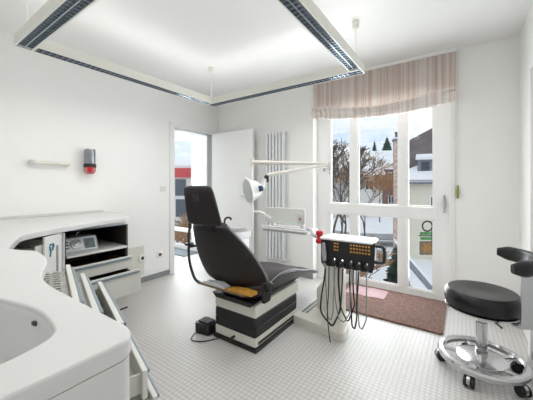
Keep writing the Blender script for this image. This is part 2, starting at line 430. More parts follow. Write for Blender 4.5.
# reddish house with snow gable
p = at(389, 55); hz, R = house('town_house', p[0], p[1], math.radians(18), 6.5, 6.0, 4.3, 7.6, M['redbrown'], M['snow'], 'reddish brown house with steep snowy roof behind the bare trees',
    [('f', -2.2, 2.0, 1, 1.4), ('f', 0, 2.0, 1, 1.4), ('f', 2.2, 2.0, 1, 1.4), ('f', -2.2, -.4, 1, 1.4), ('f', 2.2, -.4, 1, 1.4), ('f', -2.2, -2.4, 1, 1.4), ('f', 0, -2.4, 1, 1.4), ('f', 2.2, -2.4, 1, 1.4)])
p = at(345, 42); house('town_house', p[0], p[1], math.radians(25), 9, 7, 2.6, 4.8, M['stucco2'], M['snow'], 'pale house with shallow snowy roof behind twigs in the left light',
    [('f', -2.8, .4, 1, 1.3), ('f', 0, .4, 1, 1.3), ('f', 2.8, .4, 1, 1.3)])
# large house on the right with grey-brown roof and dormers
p = at(430, 15.5)
bx, by = p[0], p[1]
R = Matrix.Translation((bx+1.2, by+2.2, 0)) @ Matrix.Rotation(math.radians(5), 4, 'Z')
r = thing('town_house', (bx+1.2, by+2.2, ZG), 'large cream house with grey-brown roof and snowy dormers in the right light', 'house', 'houses outside the big window')
# local: facade facing -y from x=-2.7, roof rises to +y
MB().box(-2.7, 9, -.5, 9, ZG-.3, 1.30, R=R).build('wall', M['stucco'], r, smooth=False)
t = MB()
for q in ([(-3, -.85, 1.36), (-3, 1.75, 3.95), (.9, 4.2, 6.38), (9.3, 4.2, 6.38), (9.3, -.85, 1.36)], [(-3, 9.25, 1.36), (-3, 6.65, 3.95), (.9, 4.2, 6.38), (9.3, 4.2, 6.38), (9.3, 9.25, 1.36)], [(-3, 1.75, 3.95), (.9, 4.2, 6.38), (-3, 6.65, 3.95)]):
    t.bm.faces.new([t.bm.verts.new(R @ Vector(v)) for v in q])
bmesh.ops.remove_doubles(t.bm, verts=t.bm.verts, dist=1e-4)
t.build('roof', M['rooftile'], r, smooth=False, solid=.14)
t = MB(); t.bm.faces.new([t.bm.verts.new(R @ Vector(v)) for v in ((-2.7, -.5, 1.2), (-2.7, 9, 1.2), (-2.7, 6.6, 3.85), (-2.7, 1.8, 3.85))]); t.build('gable_wall', M['stucco'], r, smooth=False, solid=.1)
t = MB(); ys0, ys1 = -.88, .35
f_ = lambda y: 1.36+(y+.85)*(5.0/5.05)
t.loft([[R @ Vector(q) for q in ((x, ys0, f_(ys0)+.0), (x+.0, ys1+k, f_(ys1+k)+.02), (x, ys1+k, f_(ys1+k)+.12), (x, ys0, f_(ys0)+.16))] for x, k in ((-2.95, -.75), (-2.2, -.35), (-1.2, .1), (0, .5), (1.5, .4), (4, .4), (9.2, 0.2))])
t.build('snow_cover', M['snow'], r, smooth=False)
for dx in (-1.62, -.15, 2.4):
    d = MB(); d.box(dx-.42, dx+.42, -.35, 2.6, 1.6, 2.72, R=R); dm = d.build('dormer', M['slate'], r, smooth=False)
    d = MB(); d.loft([[R @ Vector(q) for q in ((x, -.5, 2.68), (x, 2.8, 3.45), (x, 2.8, 3.60), (x, -.5, 2.84))] for x in (dx-.52, dx+.52)]); d.build('dormer_roof', M['snow'], dm, smooth=False)
    d = MB(); d.box(dx-.22, dx+.22, -.37, -.35, 2.0, 2.55, R=R); d.build('pane', M['winglass'], dm, smooth=False)
for dx in (-1.0, 1.0, 3.0):
    for zz in (-.6, -2.6):
        d = MB(); d.box(dx-.4, dx+.4, -.54, -.5, zz, zz+1.1, R=R); f = d.build('window', M['white_gloss'], r, smooth=False)
        MB().box(dx-.32, dx+.32, -.55, -.52, zz+.08, zz+1.02, R=R).build('pane', M['winglass'], f, smooth=False)
MB().tube([R @ Vector(q) for q in ((-.3, -.62, 1.1), (-.1, -.60, .85), (.15, -.6, .75), (.15, -.6, -3.2))], .05).build('downpipe', M['grey'], r)
MB().tube([R @ Vector(q) for q in ((-3.0, -.93, 1.26), (9.2, -.93, 1.26))], .07).build('gutter', M['slate'], r)

# brick chimney stack
p = at(397, 12.5)
r = thing('chimney_stack', (p[0], p[1], ZG), 'tall slim brick chimney shaft rising beside the window mullion', 'chimney')
Rc = Matrix.Translation((p[0], p[1], 0)) @ Matrix.Rotation(math.radians(20), 4, 'Z')
MB().box(-.14, .14, -.14, .14, ZG-.2, 3.1, R=Rc).build('shaft', M['brick'], r, smooth=False)
w = MB(); w.box(-.18, .18, -.18, .18, 3.1, 3.18, R=Rc); w.build('chimney_cap', M['slate'], r, smooth=False)
MB().box(-.17, .17, -.17, .17, 3.18, 3.26, R=Rc, bev=.03).build('snow_cap', M['snow'], r)
MB().lathe([(.08, 3.25), (.08, 3.42), (.10, 3.44), (.10, 3.5)], (p[0], p[1], 0), n=12).build('chimney_pot', M['rooftile'], r)

# trees
def bare_tree(x, y, h, seed, m, label, spread=.55, depth=5, zb=ZG, r0=.14, group=None, snowm=None):
    rnd = random.Random(seed); w = MB(); tw = MB()
    def grow(p, d, L, r, k):
        q = [p]; dd = d.copy()
        for i in range(3):
            dd = (dd + Vector((rnd.uniform(-1, 1), rnd.uniform(-1, 1), rnd.uniform(-.2, .5)))*.16).normalized(); q.append(q[-1]+dd*L/3)
        (w if k > 2 else tw).tube(q, [max(.011, r*q_) for q_ in (1, .9, .78, .62)], n=5 if k > 2 else 3)
        if k == 0: return
        for i in range(3 if k > 2 else 4):
            a = rnd.uniform(0, 2*PI); s = spread*rnd.uniform(.7, 1.5)
            nd = (dd + Vector((math.cos(a), math.sin(a), rnd.uniform(-.1, .35)))*s).normalized()
            grow(q[rnd.choice((2, 3, 3))], nd, L*rnd.uniform(.6, .82), r*.56, k-1)
    grow(Vector((x, y, zb)), Vector((0, 0, 1)), h*.32, r0*.7, depth+1)
    r = thing('bare_tree', (x, y, zb), label, 'tree', 'bare winter trees outside')
    w.build('trunk', M['bark'], r); tw.build('twigs', m, r)
    return r
p = at(337, 12); bare_tree(p[0], p[1], 7.2, 3, M['bark'], 'dark bare tree with forked branches in the leftmost window light', zb=ZG)
p = at(343, 19); bare_tree(p[0], p[1], 5.6, 5, M['twigsnow'], 'low snow-dusted bare tree behind the dark forked one')
p = at(365, 17.5); bare_tree(p[0], p[1], 6.8, 11, M['twig'], 'brown twiggy tree with leftover leaves in the middle light', spread=.7, r0=.10)
p = at(380, 32); bare_tree(p[0], p[1], 7.0, 13, M['twig'], 'thin brown bare tree in front of the reddish house', spread=.6, r0=.10)
p = at(362, 9.5); bare_tree(p[0], p[1], 3.0, 17, M['twigsnow'], 'small snowy shrub-like tree low behind the console', spread=.8, depth=5, r0=.05)
p = at(334, 7.8); bare_tree(p[0], p[1], 3.6, 19, M['twig'], 'small brown bare tree low in the left light', spread=.8, depth=5, r0=.06)
# trees seen through the adjoining room
p = at(184, 12); bare_tree(p[0], p[1], 4.2, 23, M['twig'], 'brown bare tree outside the adjoining room window', spread=.8, depth=5, r0=.06)
p = at(196, 18); bare_tree(p[0], p[1], 4.0, 29, M['twigsnow'], 'snowy bare tree behind the brown one outside the adjoining room', spread=.8, depth=5, r0=.06)

def fir(x, y, zt, h, rad, seed, label):
    rnd = random.Random(seed); w = MB(); zb = zt-h; n = 26
    for i in range(n):
        f = i/n; z = zb+h*(.10+.87*f); L = rad*(1-f)**.75*rnd.uniform(.8, 1.1)+.08
        m_ = max(5, int(11*(1-f))+3)
        for k in range(m_):
            a = 2*PI*k/m_+i*.7+rnd.uniform(-.2, .2); l = L*rnd.uniform(.75, 1.1)
            d = Vector((math.cos(a), math.sin(a), 0)); t = Vector((-d.y, d.x, 0)); p0 = Vector((x, y, z))
            e = p0+d*l+Vector((0, 0, -.22*l)); wd = .34*l+.08
            w.loft([[p0+t*wd*.3, p0-t*wd*.3, p0+Vector((0, 0, .1))], [p0+d*l*.55+t*wd+Vector((0, 0, -.15*l)), p0+d*l*.55-t*wd+Vector((0, 0, -.15*l)), p0+d*l*.55+Vector((0, 0, .02))], [e+t*.02, e-t*.02, e+Vector((0, 0, .03))]])
    w.lathe([(rad*.42, zb+h*.1), (rad*.36, zb+h*.5), (rad*.2, zb+h*.8), (.03, zt-.4)], (x, y, 0), n=9)
    r = thing('fir_tree', (x, y, zb), label, 'tree', 'green conifers outside')
    w.build('foliage', M['fir'], r, smooth=False); MB().tube([(x, y, zb), (x, y, zt)], [.25, .02], n=6).build('trunk', M['bark'], r)
p = at(374.5, 64, 139); fir(p[0], p[1], p[2], 14.5, 2.7, 1, 'slim dark fir left of the broader fir above the roofs')
p = at(387, 71, 135); fir(p[0], p[1], p[2], 16.5, 5.2, 2, 'broad dark fir rising above the snowy roofs')
p = at(397, 9, 244); fir(p[0], p[1], p[2], 1.9, .42, 3, 'little green conifer in the snow near the mullion')

# hanging shop sign outside
p = at(426.5, 6.2)
r = thing('hanging_sign', (p[0]+.32, p[1]+.1, ZG), 'square brown and gold sign hanging from a black scroll post outside', 'sign')
Rs = frameM((p[0], p[1], 0), (.82, .57))
sx = .30
MB().tube([Rs @ Vector(q) for q in ((.19, 0, ZG), (.19, 0, .42))], .018, n=8).build('post', M['iron'], r)
w = MB(); w.tube([Rs @ Vector(q) for q in ((.19, 0, .06), (-.17, 0, .06))], .012, n=8); w.build('bracket', M['iron'], r)
w = MB(); w.torus((0, 0, 0), .11, .018, n=24, m=6)
for vv in w.bm.verts: vv.co = Rs @ Vector((vv.co.x+.02, vv.co.z, vv.co.y+.27))
w.build('scroll', M['iron'], r)
w = MB(); w.box(-.15, .15, -.012, .012, -.36, -.06, R=Rs, bev=.004); w.build('sign_board', M['wood'], r)
w = MB(); w.lathe([(.10, -.004), (.09, .004), (.055, .006), (.0, .012)], Rs @ Vector((0, -.014, -.21)), axis=(.57, -.82, 0), n=6)
for k in range(6):
    a = k*PI/3; w.lathe([(.028, -.002), (.02, .006), (0, .008)], Rs @ Vector((.105*math.cos(a), -.014, -.21+.105*math.sin(a))), axis=(.57, -.82, 0), n=8)
w.build('motif', M['gold'], r)
w = MB(); w.box(-.13, .13, -.01, .01, -.03, .03, R=Rs); w.box(-.14, .14, -.01, .01, .08, .14, R=Rs); w.build('band', M['green'], r)
# sloped slate-covered stair roof
p = at(418, 7.4)
Rr = frameM((p[0], p[1], 0), (.93, .37))
r = thing('lean_to_roof', (p[0], p[1], ZG), 'grey slate covering of an outdoor stair sloping down to the right', 'roof')
w = MB(); w.loft([[Rr @ Vector(q) for q in ((x, 0, z), (x, .5, z+.18), (x, .5, z+.24), (x, 0, z+.06))] for x, z in ((-.45, -.72), (.6, -2.0))]); w.build('slate_slope', M['slate'], r, smooth=False)
w = MB(); w.box(-.40, -.30, .2, .3, ZG-.1, -.7, R=Rr); w.box(.45, .55, .2, .3, ZG-.1, -1.8, R=Rr); w.build('post', M['stucco2'], r, smooth=False)
w = MB(); w.loft([[Rr @ Vector(q) for q in ((x, .5, z+.18), (x, .75, z+.30), (x, .75, z+.36), (x, .5, z+.26))] for x, z in ((-.45, -.72), (.6, -2.0))]); w.build('snow_cover', M['snow'], r, smooth=False)

# red-banded shop building beyond the adjoining room
p = at(190, 24); Rb = frameM((p[0], p[1], 0), (c_, s_))
r = thing('shop_building', (p[0], p[1], ZG), 'flat-roofed shop building with a red fascia band outside the adjoining room', 'building')
MB().box(-7, 5, 0, 6, ZG-.3, 1.9, R=Rb).build('wall', M['stucco2'], r, smooth=False)
MB().box(-7.2, 5.2, -.35, .0, 1.75, 2.55, R=Rb, bev=.03).build('fascia', M['redfascia'], r)
MB().box(-7, 5, 0.05, 6, 1.9, 2.8, R=Rb).build('roof', M['snow'], r, smooth=False)
w = MB(); w.loft([[Rb @ Vector(q) for q in ((x, .3, 2.7), (x, 3, zz), (x, 6, 2.7))] for x, zz in ((-7, 4.6), (0.4, 3.2))]); w.build('snow_gable', M['snow'], r, smooth=False)
for (a, b, z0, z1, m_) in ((-1.25, -.35, .2, 1.6, 'winglass'), (-.1, .7, -.6, 1.3, 'cream'), (.9, 1.3, .2, 1.7, 'winglass'), (-3.6, -2, .2, 1.6, 'winglass'), (-1.2, -.3, -1.6, -.1, 'winglass')):
    MB().box(a, b, -.06, .02, z0, z1, R=Rb).build('window' if m_ == 'winglass' else 'shutter', M[m_], r, smooth=False)

# ================================================================== LIGHT FIXTURE
r = thing('pendant_light', (-1.485, 1.41, 2.08), 'large rectangular suspended louvred luminaire hanging from the ceiling', 'ceiling light')
X0, X1, Y0, Y1, FW, Z0, Z1 = -2.34, -.635, .550, 2.285, .095, 2.08, 2.15
def side(ax, a0, a1, b0, b1):
    """housing trough along axis ax ('x'/'y') between a0,a1; b0,b1 the cross limits"""
    h = MB(); t = .008
    def bb(a, b, c, d, z0, z1, **k):
        if ax == 'x': h.box(a, b, c, d, z0, z1, **k)
        else: h.box(c, d, a, b, z0, z1, **k)
    bb(a0, a1, b0, b0+t, Z0, Z1); bb(a0, a1, b1-t, b1, Z0, Z1); bb(a0, a1, b0+t, b1-t, Z1-t, Z1)
    bb(a0, a0+t, b0+t, b1-t, Z0, Z1-t); bb(a1-t, a1, b0+t, b1-t, Z0, Z1-t)
    hs = h.build('housing', M['housing'], r, smooth=False)
    l = MB()
    def lb(a, b, c, d, z0, z1):
        if ax == 'x': l.box(a, b, c, d, z0, z1)
        else: l.box(c, d, a, b, z0, z1)
    n = int((a1-a0-2*t)/.036)
    mid = (b0+b1)/2
    for i in range(1, n):
        a = a0+t+(a1-a0-2*t)*i/n; lb(a-.0015, a+.0015, b0+t, b1-t, Z0+.002, Z0+.024)
    lb(a0+t, a1-t, mid-.002, mid+.002, Z0+.001, Z0+.026); lb(a0+t, a1-t, b0+t, b0+t+.002, Z0+.001, Z0+.04); lb(a0+t, a1-t, b1-t-.002, b1-t, Z0+.001, Z0+.04)
    l.build('louver', M['louver'], hs, smooth=False)
    q = MB()
    def cy(a, b, c):
        q.tube([(a, c, Z0+.045), (b, c, Z0+.045)] if ax == 'x' else [(c, a, Z0+.045), (c, b, Z0+.045)], .008, n=8)
    cy(a0+.03, a1-.03, mid); q.build('fluorescent_tube', M['lightgrey'], hs)
side('x', X0, X1, Y0, Y0+FW); side('x', X0, X1, Y1-FW, Y1)
side('y', Y0+FW, Y1-FW, X0, X0+FW); side('y', Y0+FW, Y1-FW, X1-FW, X1)
for (x, y) in ((-2.27, .60), (-2.27, 2.2), (-.69, 2.23), (-.69, .60)):
    MB().tube([(x, y, Z1), (x, y, HC-.04)], .004, n=6).build('suspension_rod', M['housing'], r)
    MB().lathe([(.006, 0), (.022, .01), (.026, .03), (.026, .065)], (x, y, HC-.066), n=18).build('ceiling_canopy', M['housing'], r)

# ================================================================== BLIND
r = thing('roman_blind', (-.78, 3.19, 1.92), 'striped beige and pink roman blind hanging gathered over the big window', 'blind')
b = MB(); nx_ = 90; rows = []; fold = []
def zb_(t): return 2.02-.075*math.sin(PI*min(1, max(0, t)))**.7-.03*t
prof = [(0, 0), (.10, 0), (.3, 0), (.5, 0), (.66, .004), (.76, .012), (.80, .024), (.83, .034)]
BX0, BX1 = -1.515, -.045
for i in range(nx_+1):
    t = i/nx_; x = BX0+(BX1-BX0)*t; wv = .004*math.sin(t*38)+.003*math.sin(t*91+1); zb0 = zb_(t); zf = zb0+.108+.012*math.sin(t*9)
    ed = math.exp(-(t/.05)**2)+math.exp(-((1-t)/.05)**2)
    rows.append([(x, 3.20+wv*.2, 2.482), (x, 3.20+wv*.6, 2.36), (x, 3.198+wv, 2.24), (x, 3.196+wv, zf+.03), (x, 3.195+wv, zf-.02)])
    y_ = 3.19+wv*1.3; pl = .010*math.sin(t*27)+.006*math.sin(t*61)
    fold.append([(x, y_+.004, zf-.01), (x, y_-.035, zf+.016-.012*ed), (x, y_-.066, zf+.010), (x, y_-.074+pl*.4, zf-.004), (x, y_-.040+pl, zf-.026), (x, y_-.022+pl, zb0+.045), (x, y_-.045+pl*.5, zb0+.014), (x, y_-.040, zb0), (x, y_-.022, zb0-.004), (x, y_, zb0+.012), (x, y_+.004, zb0+.07)])
b.loft(rows, closed=False); b.build('blind_fabric', M['blind'], r, solid=.003)
b = MB(); b.loft(fold, closed=False); b.build('bottom_fold', M['blindfold'], r, solid=.003)
for x in (BX0+.06, BX1-.05):
    q = MB(); rg = []
    for k in range(9):
        a = k/8; rg.append([(x+(a-.5)*.13, 3.15+.028*math.cos(j*PI/5)*(1-abs(a-.5)*.8), zb_((x-BX0)/(BX1-BX0))+.05+.045*math.sin(j*PI/5)*(1-abs(a-.5)*.6)) for j in range(10)])
    q.loft(rg); q.build('gathered_fold', M['blindfold'], r)
MB().box(BX0, BX1, 3.19, 3.235, 2.455, 2.484).build('head_rail', M['white_gloss'], r, smooth=False)
r = thing('blind_cord', (-.035, 3.215, 1.05), 'thin pull cord with olive tassel hanging right of the window', 'cord')
MB().tube([(-.035, 3.215, 2.455), (-.036, 3.217, 1.6), (-.034, 3.217, 1.18)], .0025, n=6).build('cord', M['cordm'], r)
MB().lathe([(.004, 0), (.010, -.01), (.013, -.06), (.012, -.12), (.003, -.13)], (-.034, 3.217, 1.19), n=12).build('tassel', M['olive'], r)

# ================================================================== RADIATOR
r = thing('radiator', (-2.07, 3.15, .16), 'tall white vertical tube radiator beside the open door', 'radiator')
for i in range(6):
    x = -2.195+i*.052
    w = MB(); w.box(x-.018, x+.018, 3.15, 3.20, .20, 1.88, bev=.014, seg=3); w.build('tube', M['radiator'], r)
w = MB(); w.tube([(-2.22, 3.185, .19), (-1.91, 3.185, .19)], .018); w.build('header', M['radiator'], r)
w = MB(); w.tube([(-2.22, 3.185, 1.89), (-1.91, 3.185, 1.89)], .018); w.build('header', M['radiator'], r)
w = MB(); w.lathe([(.012, 0), (.022, .004), (.022, .05), (.012, .055)], (-1.905, 3.185, .19), axis=(1, 0, 0), n=16); w.build('valve', M['lightgrey'], r)
w = MB(); w.tube([(-2.2, 3.19, .19), (-2.2, 3.19, .0)], .009); w.tube([(-1.93, 3.19, .19), (-1.93, 3.19, .0)], .009); w.build('pipe', M['radiator'], r)
w = MB(); w.box(-2.0, -1.97, 3.2, 3.243, 1.8, 1.84); w.box(-2.17, -2.14, 3.2, 3.243, 1.8, 1.84); w.box(-2.0, -1.97, 3.2, 3.243, .3, .34); w.box(-2.17, -2.14, 3.2, 3.243, .3, .34); w.build('bracket', M['lightgrey'], r)

# ================================================================== WALL ITEMS (left wall)
def plate(name, y, z, label, cat, kind, s=.042):
    r = thing(name, (XL, y, z), label, cat, 'sockets on the left wall' if cat == 'socket' else None)
    box(XL, XL+.010, y-s, y+s, z-s, z+s, bev=.004).build('plate', M['white_gloss'], r)
    if kind == 'switch': box(XL+.009, XL+.016, y-s*.72, y+s*.72, z-s*.72, z+s*.72, bev=.003).build('rocker', M['cream'], r)
    else:
        MB().lathe([(.022, .010), (.020, .011), (.019, .004), (.0, .003)], (XL, y, z), axis=(1, 0, 0), n=20).build('recess', M['cream'], r)
        w = MB(); w.lathe([(.003, .0105), (.003, .0125)], (XL, y-.009, z), axis=(1, 0, 0), n=8); w.lathe([(.003, .0105), (.003, .0125)], (XL, y+.009, z), axis=(1, 0, 0), n=8)
        w.build('contact', M['black'], r)
plate('light_switch', 2.24, 1.14, 'small square white light switch left of the doorway', 'switch', 'switch')
plate('wall_socket', 2.19, .29, 'white power socket nearest the doorway, low on the left wall', 'socket', 's')
plate('wall_socket', 1.945, .30, 'white power socket on the beige wall flap beside the cabinet', 'socket', 's')
r = thing('access_panel', (XL, 1.83, .1), 'flat cream access panel low on the wall beside the drawers', 'panel')
w = MB(); w.box(XL+.0005, XL+.008, 1.70, 1.97, .10, .45, bev=.003); w.build('cover', M['cream'], r)
w = MB(); w.box(XL, XL+.004, 1.685, 1.985, .085, .465, bev=.001); w.build('rim', M['white_gloss'], r)
for ch in ('wall_socket.001',):
    bpy.data.objects[ch].location.x += .0085

r = thing('wall_rail', (XL, 1.0, 1.39), 'short cream rail mounted horizontally on the left wall', 'rail')
MB().tube([(XL+.05, .87, 1.395), (XL+.05, 1.16, 1.395)], .017, n=16).build('bar', M['cream'], r)
for y in (.865, 1.15):
    MB().lathe([(.024, 0), (.024, .02), (.016, .03), (.016, .05)], (XL, y, 1.395), axis=(1, 0, 0), n=18).build('bracket', M['cream'], r)
MB().lathe([(.0, -.028), (.02, -.02), (.026, 0), (.02, .02), (.0, .028)], (XL+.05, .865, 1.395), n=16).build('end_knob', M['lightgrey'], r)
r = thing('wall_dispenser', (XL, 1.37, 1.30), 'chrome cylinder dispenser with black ring and red tip on the left wall', 'dispenser')
cx, cy = XL+.065, 1.335
MB().lathe([(.030, 1.405), (.048, 1.406), (.050, 1.41), (.050, 1.54), (.046, 1.556), (.0, 1.557)], (cx, cy, 0), n=32).build('cylinder', M['darksteel'], r)
MB().lathe([(.051, 1.365), (.057, 1.37), (.057, 1.402), (.051, 1.407), (.0, 1.407)], (cx, cy, 0), n=32).build('ring', M['black'], r)
MB().lathe([(.0, 1.30), (.03, 1.302), (.05, 1.325), (.053, 1.368)], (cx, cy, 0), n=32).build('red_cup', M['redglass'], r)
MB().lathe([(.0, 1.318), (.022, 1.32), (.03, 1.345), (.03, 1.372)], (cx+.03, cy-.01, 0), n=16).build('knob', M['red'], r)
MB().box(XL, XL+.03, cy-.03, cy+.03, 1.36, 1.55, bev=.004).build('bracket', M['lightgrey'], r)

# ================================================================== WORKTOP AND CABINETS
edge = [(XL+.003, 1.50), (-2.98, 1.55), (-2.52, 1.41), (-2.43, 1.335), (-2.43, 1.12), (-2.33, .90), (-2.27, .77), (-2.20, .64), (-2.13, .535), (-1.94, .46), (-1.74, .39), (-1.66, .41), (-1.58, .45), (-1.42, .438), (-1.30, .405), (-1.20, .36), (-1.10, .328), (-1.0, .318), (-.575, .322), (-.528, .30), (-.528, YF+.003), (XL+.003, YF+.003)]
rad = [0, .1, .08, .03, .1, .1, .1, .1, .05, .1, .06, .05, .06, .08, .08, .1, .08, .05, .05, .04, 0, 0]
r = thing('worktop', (-1.9, .5, .86), 'continuous white curved worktop running along the left wall and round the corner', 'worktop')
pts = rounded(edge, rad)
# basin cut-out: build the top as an outer polygon with an inset basin by boolean-free bridging
basin = rounded([(-1.30, .17), (-1.02, .20), (-.83, .247), (-.665, .225), (-.632, .14), (-.632, -.12), (-.70, -.20), (-1.22, -.20), (-1.32, -.12)], [.06, .05, .12, .05, .04, .06, .08, .08, .06], 6)
w = MB(); w.prism(pts, .862, .9)
top = w.build('slab', M['worktop'], r)
cut = MB().prism(basin, .80, 1.0); cu = cut.build('cutter', M['worktop'])
md = top.modifiers.new('b', 'BOOLEAN'); md.object = cu; md.operation = 'DIFFERENCE'; md.solver = 'EXACT'
bv = top.modifiers.new('v', 'BEVEL'); bv.width = .006; bv.segments = 3; bv.limit_method = 'ANGLE'; bv.angle_limit = math.radians(50)
bpy.context.view_layer.update()
dg = bpy.context.evaluated_depsgraph_get(); me = bpy.data.meshes.new_from_object(top.evaluated_get(dg)); top.modifiers.clear(); top.data = me
me.shade_smooth(); me.set_sharp_from_angle(angle=math.radians(40))
md = top.modifiers.new('n', 'WEIGHTED_NORMAL'); md.keep_sharp = True; md.weight = 80
bpy.data.objects.remove(cu)
cen = Vector((-.96, .02))
def sc(P, k, z): return [(cen.x+(x-cen.x)*k, cen.y+(y-cen.y)*k, z) for x, y in P]
b = MB(); b.loft([sc(basin, 1.012, .888), sc(basin, .995, .886), sc(basin, .975, .875), sc(basin, .94, .82), sc(basin, .88, .775), sc(basin, .6, .762), sc(basin, .1, .757)], caps=False)
b.bm.faces.new([v for v in b.bm.verts][-len(basin):]); bs = b.build('wash_basin', M['worktop'], r)
q = MB(); q.lathe([(.022, -.001), (.022, .002), (.012, .002), (.010, -.002)], (-.96, .02, .7585), n=20); q.build('drain', M['steel'], bs)
ov = Vector((-.825, .232, .872))
q = MB(); q.box(-.009, .009, -.004, .005, -.005, .005, R=Matrix.Translation(ov) @ Matrix.Rotation(.2, 4, 'Z'), bev=.003); q.build('overflow_slot', M['brown'], bs)
# upstand along the wall and black edging strip
w = MB(); w.box(XL+.002, XL+.022, .0, 1.49, .9, .922, bev=.004); w.build('upstand', M['worktop'], r)
w = MB(); w.box(-3.05, -2.55, -.02, .42, .9, .903, bev=.001); w.build('raised_rim', M['lightgrey'], r)
w = MB(); w.prism(rounded([(-3.0, .03), (-2.6, .03), (-2.6, .38), (-3.0, .38)], .06), .899, .9045); w.build('recessed_tray', M['worktop'], r)
# apron / side panel under the near end
w = MB(); w.prism(rounded([(-.530, YF+.01), (-.530, .298), (-.575, .319), (-1.05, .305), (-1.05, .285), (-.60, .285), (-.55, .27), (-.55, YF+.01)], [0, .02, .02, 0, 0, .02, .02, 0]), 0.0, .862); 
r2 = thing('base_cabinet', (-.8, .0, 0), 'white end cabinet under the near worktop with the basin', 'cabinet')
w.build('side_panel', M['worktop'], r2)
w = MB(); w.box(-1.05, -.60, YF+.012, .25, .08, .75, bev=.003); w.build('body', M['white'], r2)

# faucet on the far worktop (left edge of view)
r = thing('faucet', (-2.90, .12, .9), 'small chrome tap standing on the worktop against the left wall', 'faucet')
MB().lathe([(.026, .9), (.026, .91), (.018, .915), (.017, .96), (.02, .975), (.0, .985)], (-2.93, .32, 0), n=20).build('tap_body', M['chrome'], r)
MB().tube(spline([(-2.93, .32, .95), (-2.87, .30, .972), (-2.80, .28, .968), (-2.79, .277, .95)], 5), .010).build('spout', M['chrome'], r)
MB().tube([(-2.93, .32, .98), (-2.96, .33, 1.0)], .006).build('lever', M['chrome'], r)
r.location = (-2.93, .32, .9)
for ch in r.children:
    ch.data.transform(Matrix.Translation((.03-.0, -.2, 0))) if False else None
for ch in r.children: ch.location = Vector((-2.90, .12, .9)) - Vector((-2.93, .32, .9))

# --- drawer cabinet along the left wall
r = thing('drawer_cabinet', (-2.8, 1.1, 0), 'white drawer cabinet with open shelf niche standing against the left wall', 'cabinet')
CX, CY0, CY1 = -2.46, .86, 1.36
w = MB(); t = .018
w.box(XL+.01, CX, CY0, CY0+t, .09, .86); w.box(XL+.01, CX, CY1-t, CY1, .09, .86); w.box(XL+.01, XL+.028, CY0+t, CY1-t, .09, .86)
w.box(XL+.028, CX, CY0+t, CY1-t, .09, .108); w.box(XL+.028, CX, CY0+t, CY1-t, .846, .861)
w.build('carcass', M['brown'], r, smooth=False)
w = MB(); w.box(XL+.01, -2.60, CY0+.01, CY1-.01, 0, .09); w.build('plinth', M['brown'], r, smooth=False)
w = MB(); w.box(XL+.03, CX+.025, CY0+t, CY1-t-.0, .637, .655, bev=.003); w.build('shelf', M['drawer'], r)
w = MB(); w.box(CX-.02, CX+.012, CY0, CY1+.006, .842, .8615, bev=.003); w.build('front_rail', M['white'], r)
w = MB(); w.tube([(CX+.018, CY0+.08, .846), (CX+.018, CY1-.04, .846)], .006, n=8); w.build('grip_rail', M['steelblue'], r)
def drawer(parent, Mx, wd, depth, z0, z1, back, ns=True, items=None, inner='drawer_in', hollow=.05):
    """front plate in local x 0..wd at local y 0 (front face y=+.02), box behind to y=-depth"""
    f = MB(); f.box(0, wd, 0, .020, z0, z1, R=Mx, bev=.004); fo = f.build('drawer_front', M['drawer'], parent)
    b = MB(); a0, a1 = .03, wd-.03; zt = z1-.025
    b.box(a0, a0+.010, -depth, 0, z0+.01, zt, R=Mx); b.box(a1-.010, a1, -depth, 0, z0+.01, zt, R=Mx); b.box(a0+.010, a1-.010, -depth, -depth+.01, z0+.01, zt, R=Mx)
    b.box(a0+.010, a1-.010, -depth+.01, 0, z0+.012, z0+.018, R=Mx)
    b.build('drawer_box', M[inner], fo, smooth=False)
    h = MB(); h.box(.02, wd-.02, .0205, .034, z1-.026, z1-.010, R=Mx, bev=.004); h.build('handle', M['steelblue'], fo)
    return fo
# local x along -Y so that local y (front) points +X : xdir=(0,-1)->y=(1,0)
def MX(x): return frameM((x, CY1+.004, 0), (0, -1))
drawer(r, MX(-2.405), .50, .55, .47, .572, 0, inner='wood')
drawer(r, MX(-2.275), .50, .55, .285, .478, 0, inner='wood')
drawer(r, MX(-2.455), .50, .60, .115, .275, 0)

# device in the niche
r = thing('desktop_device', (-2.6, 1.0, .6555), 'silver wedge-shaped device with round dial sitting in the shelf niche', 'device')
Md = frameM((-2.50, 1.115, .6555), (-.10, -1))     # local +y faces the room
w = MB(); w.loft([[Md @ Vector(q) for q in ((x, -.14, 0), (x, .055, 0), (x, .05, .015), (x, -.015, .118), (x, -.14, .118))] for x in (0, .235)]); dv = w.build('body', M['grey'], r, smooth=False)
def onface(x, k):   # k 0..1 up the slope
    return Md @ (Vector((x, .05, .015))+Vector((0, -.065, .103))*k)
nrm = (Md.to_3x3() @ Vector((0, .103, .065))).normalized()
w = MB(); w.lathe([(.040, .0), (.040, .006), (.034, .008), (.033, .004), (.018, .004), (.016, .014), (.0, .015)], onface(.15, .5), axis=nrm, n=28); w.build('dial', M['steel'], r)
w = MB(); w.loft([[onface(x, k)+nrm*e for x, k in ((.02, .15), (.095, .15), (.095, .85), (.02, .85))] for e in (-.001, .004)]); w.build('screen', M['mat_dark'], r, smooth=False)
w = MB()
for i in range(3):
    for j in range(2): w.lathe([(.005, 0), (.005, .005), (0, .006)], onface(.205+.013*j, .3+.2*i), axis=nrm, n=8)
w.build('button', M['black'], r)
w = MB(); w.loft([[onface(x, k)+nrm*e for x, k in ((.012, .06), (.223, .06), (.223, .94), (.012, .94))] for e in (-.002, .0015)]); w.build('faceplate', M['lightgrey'], r, smooth=False)
w = MB(); w.tube(spline([Md @ Vector((.12, -.08, .115)), Md @ Vector((.12, -.08, .14)), Md @ Vector((.10, -.09, .145))], 4), .004, n=6); w.build('antenna', M['lightgrey'], r)

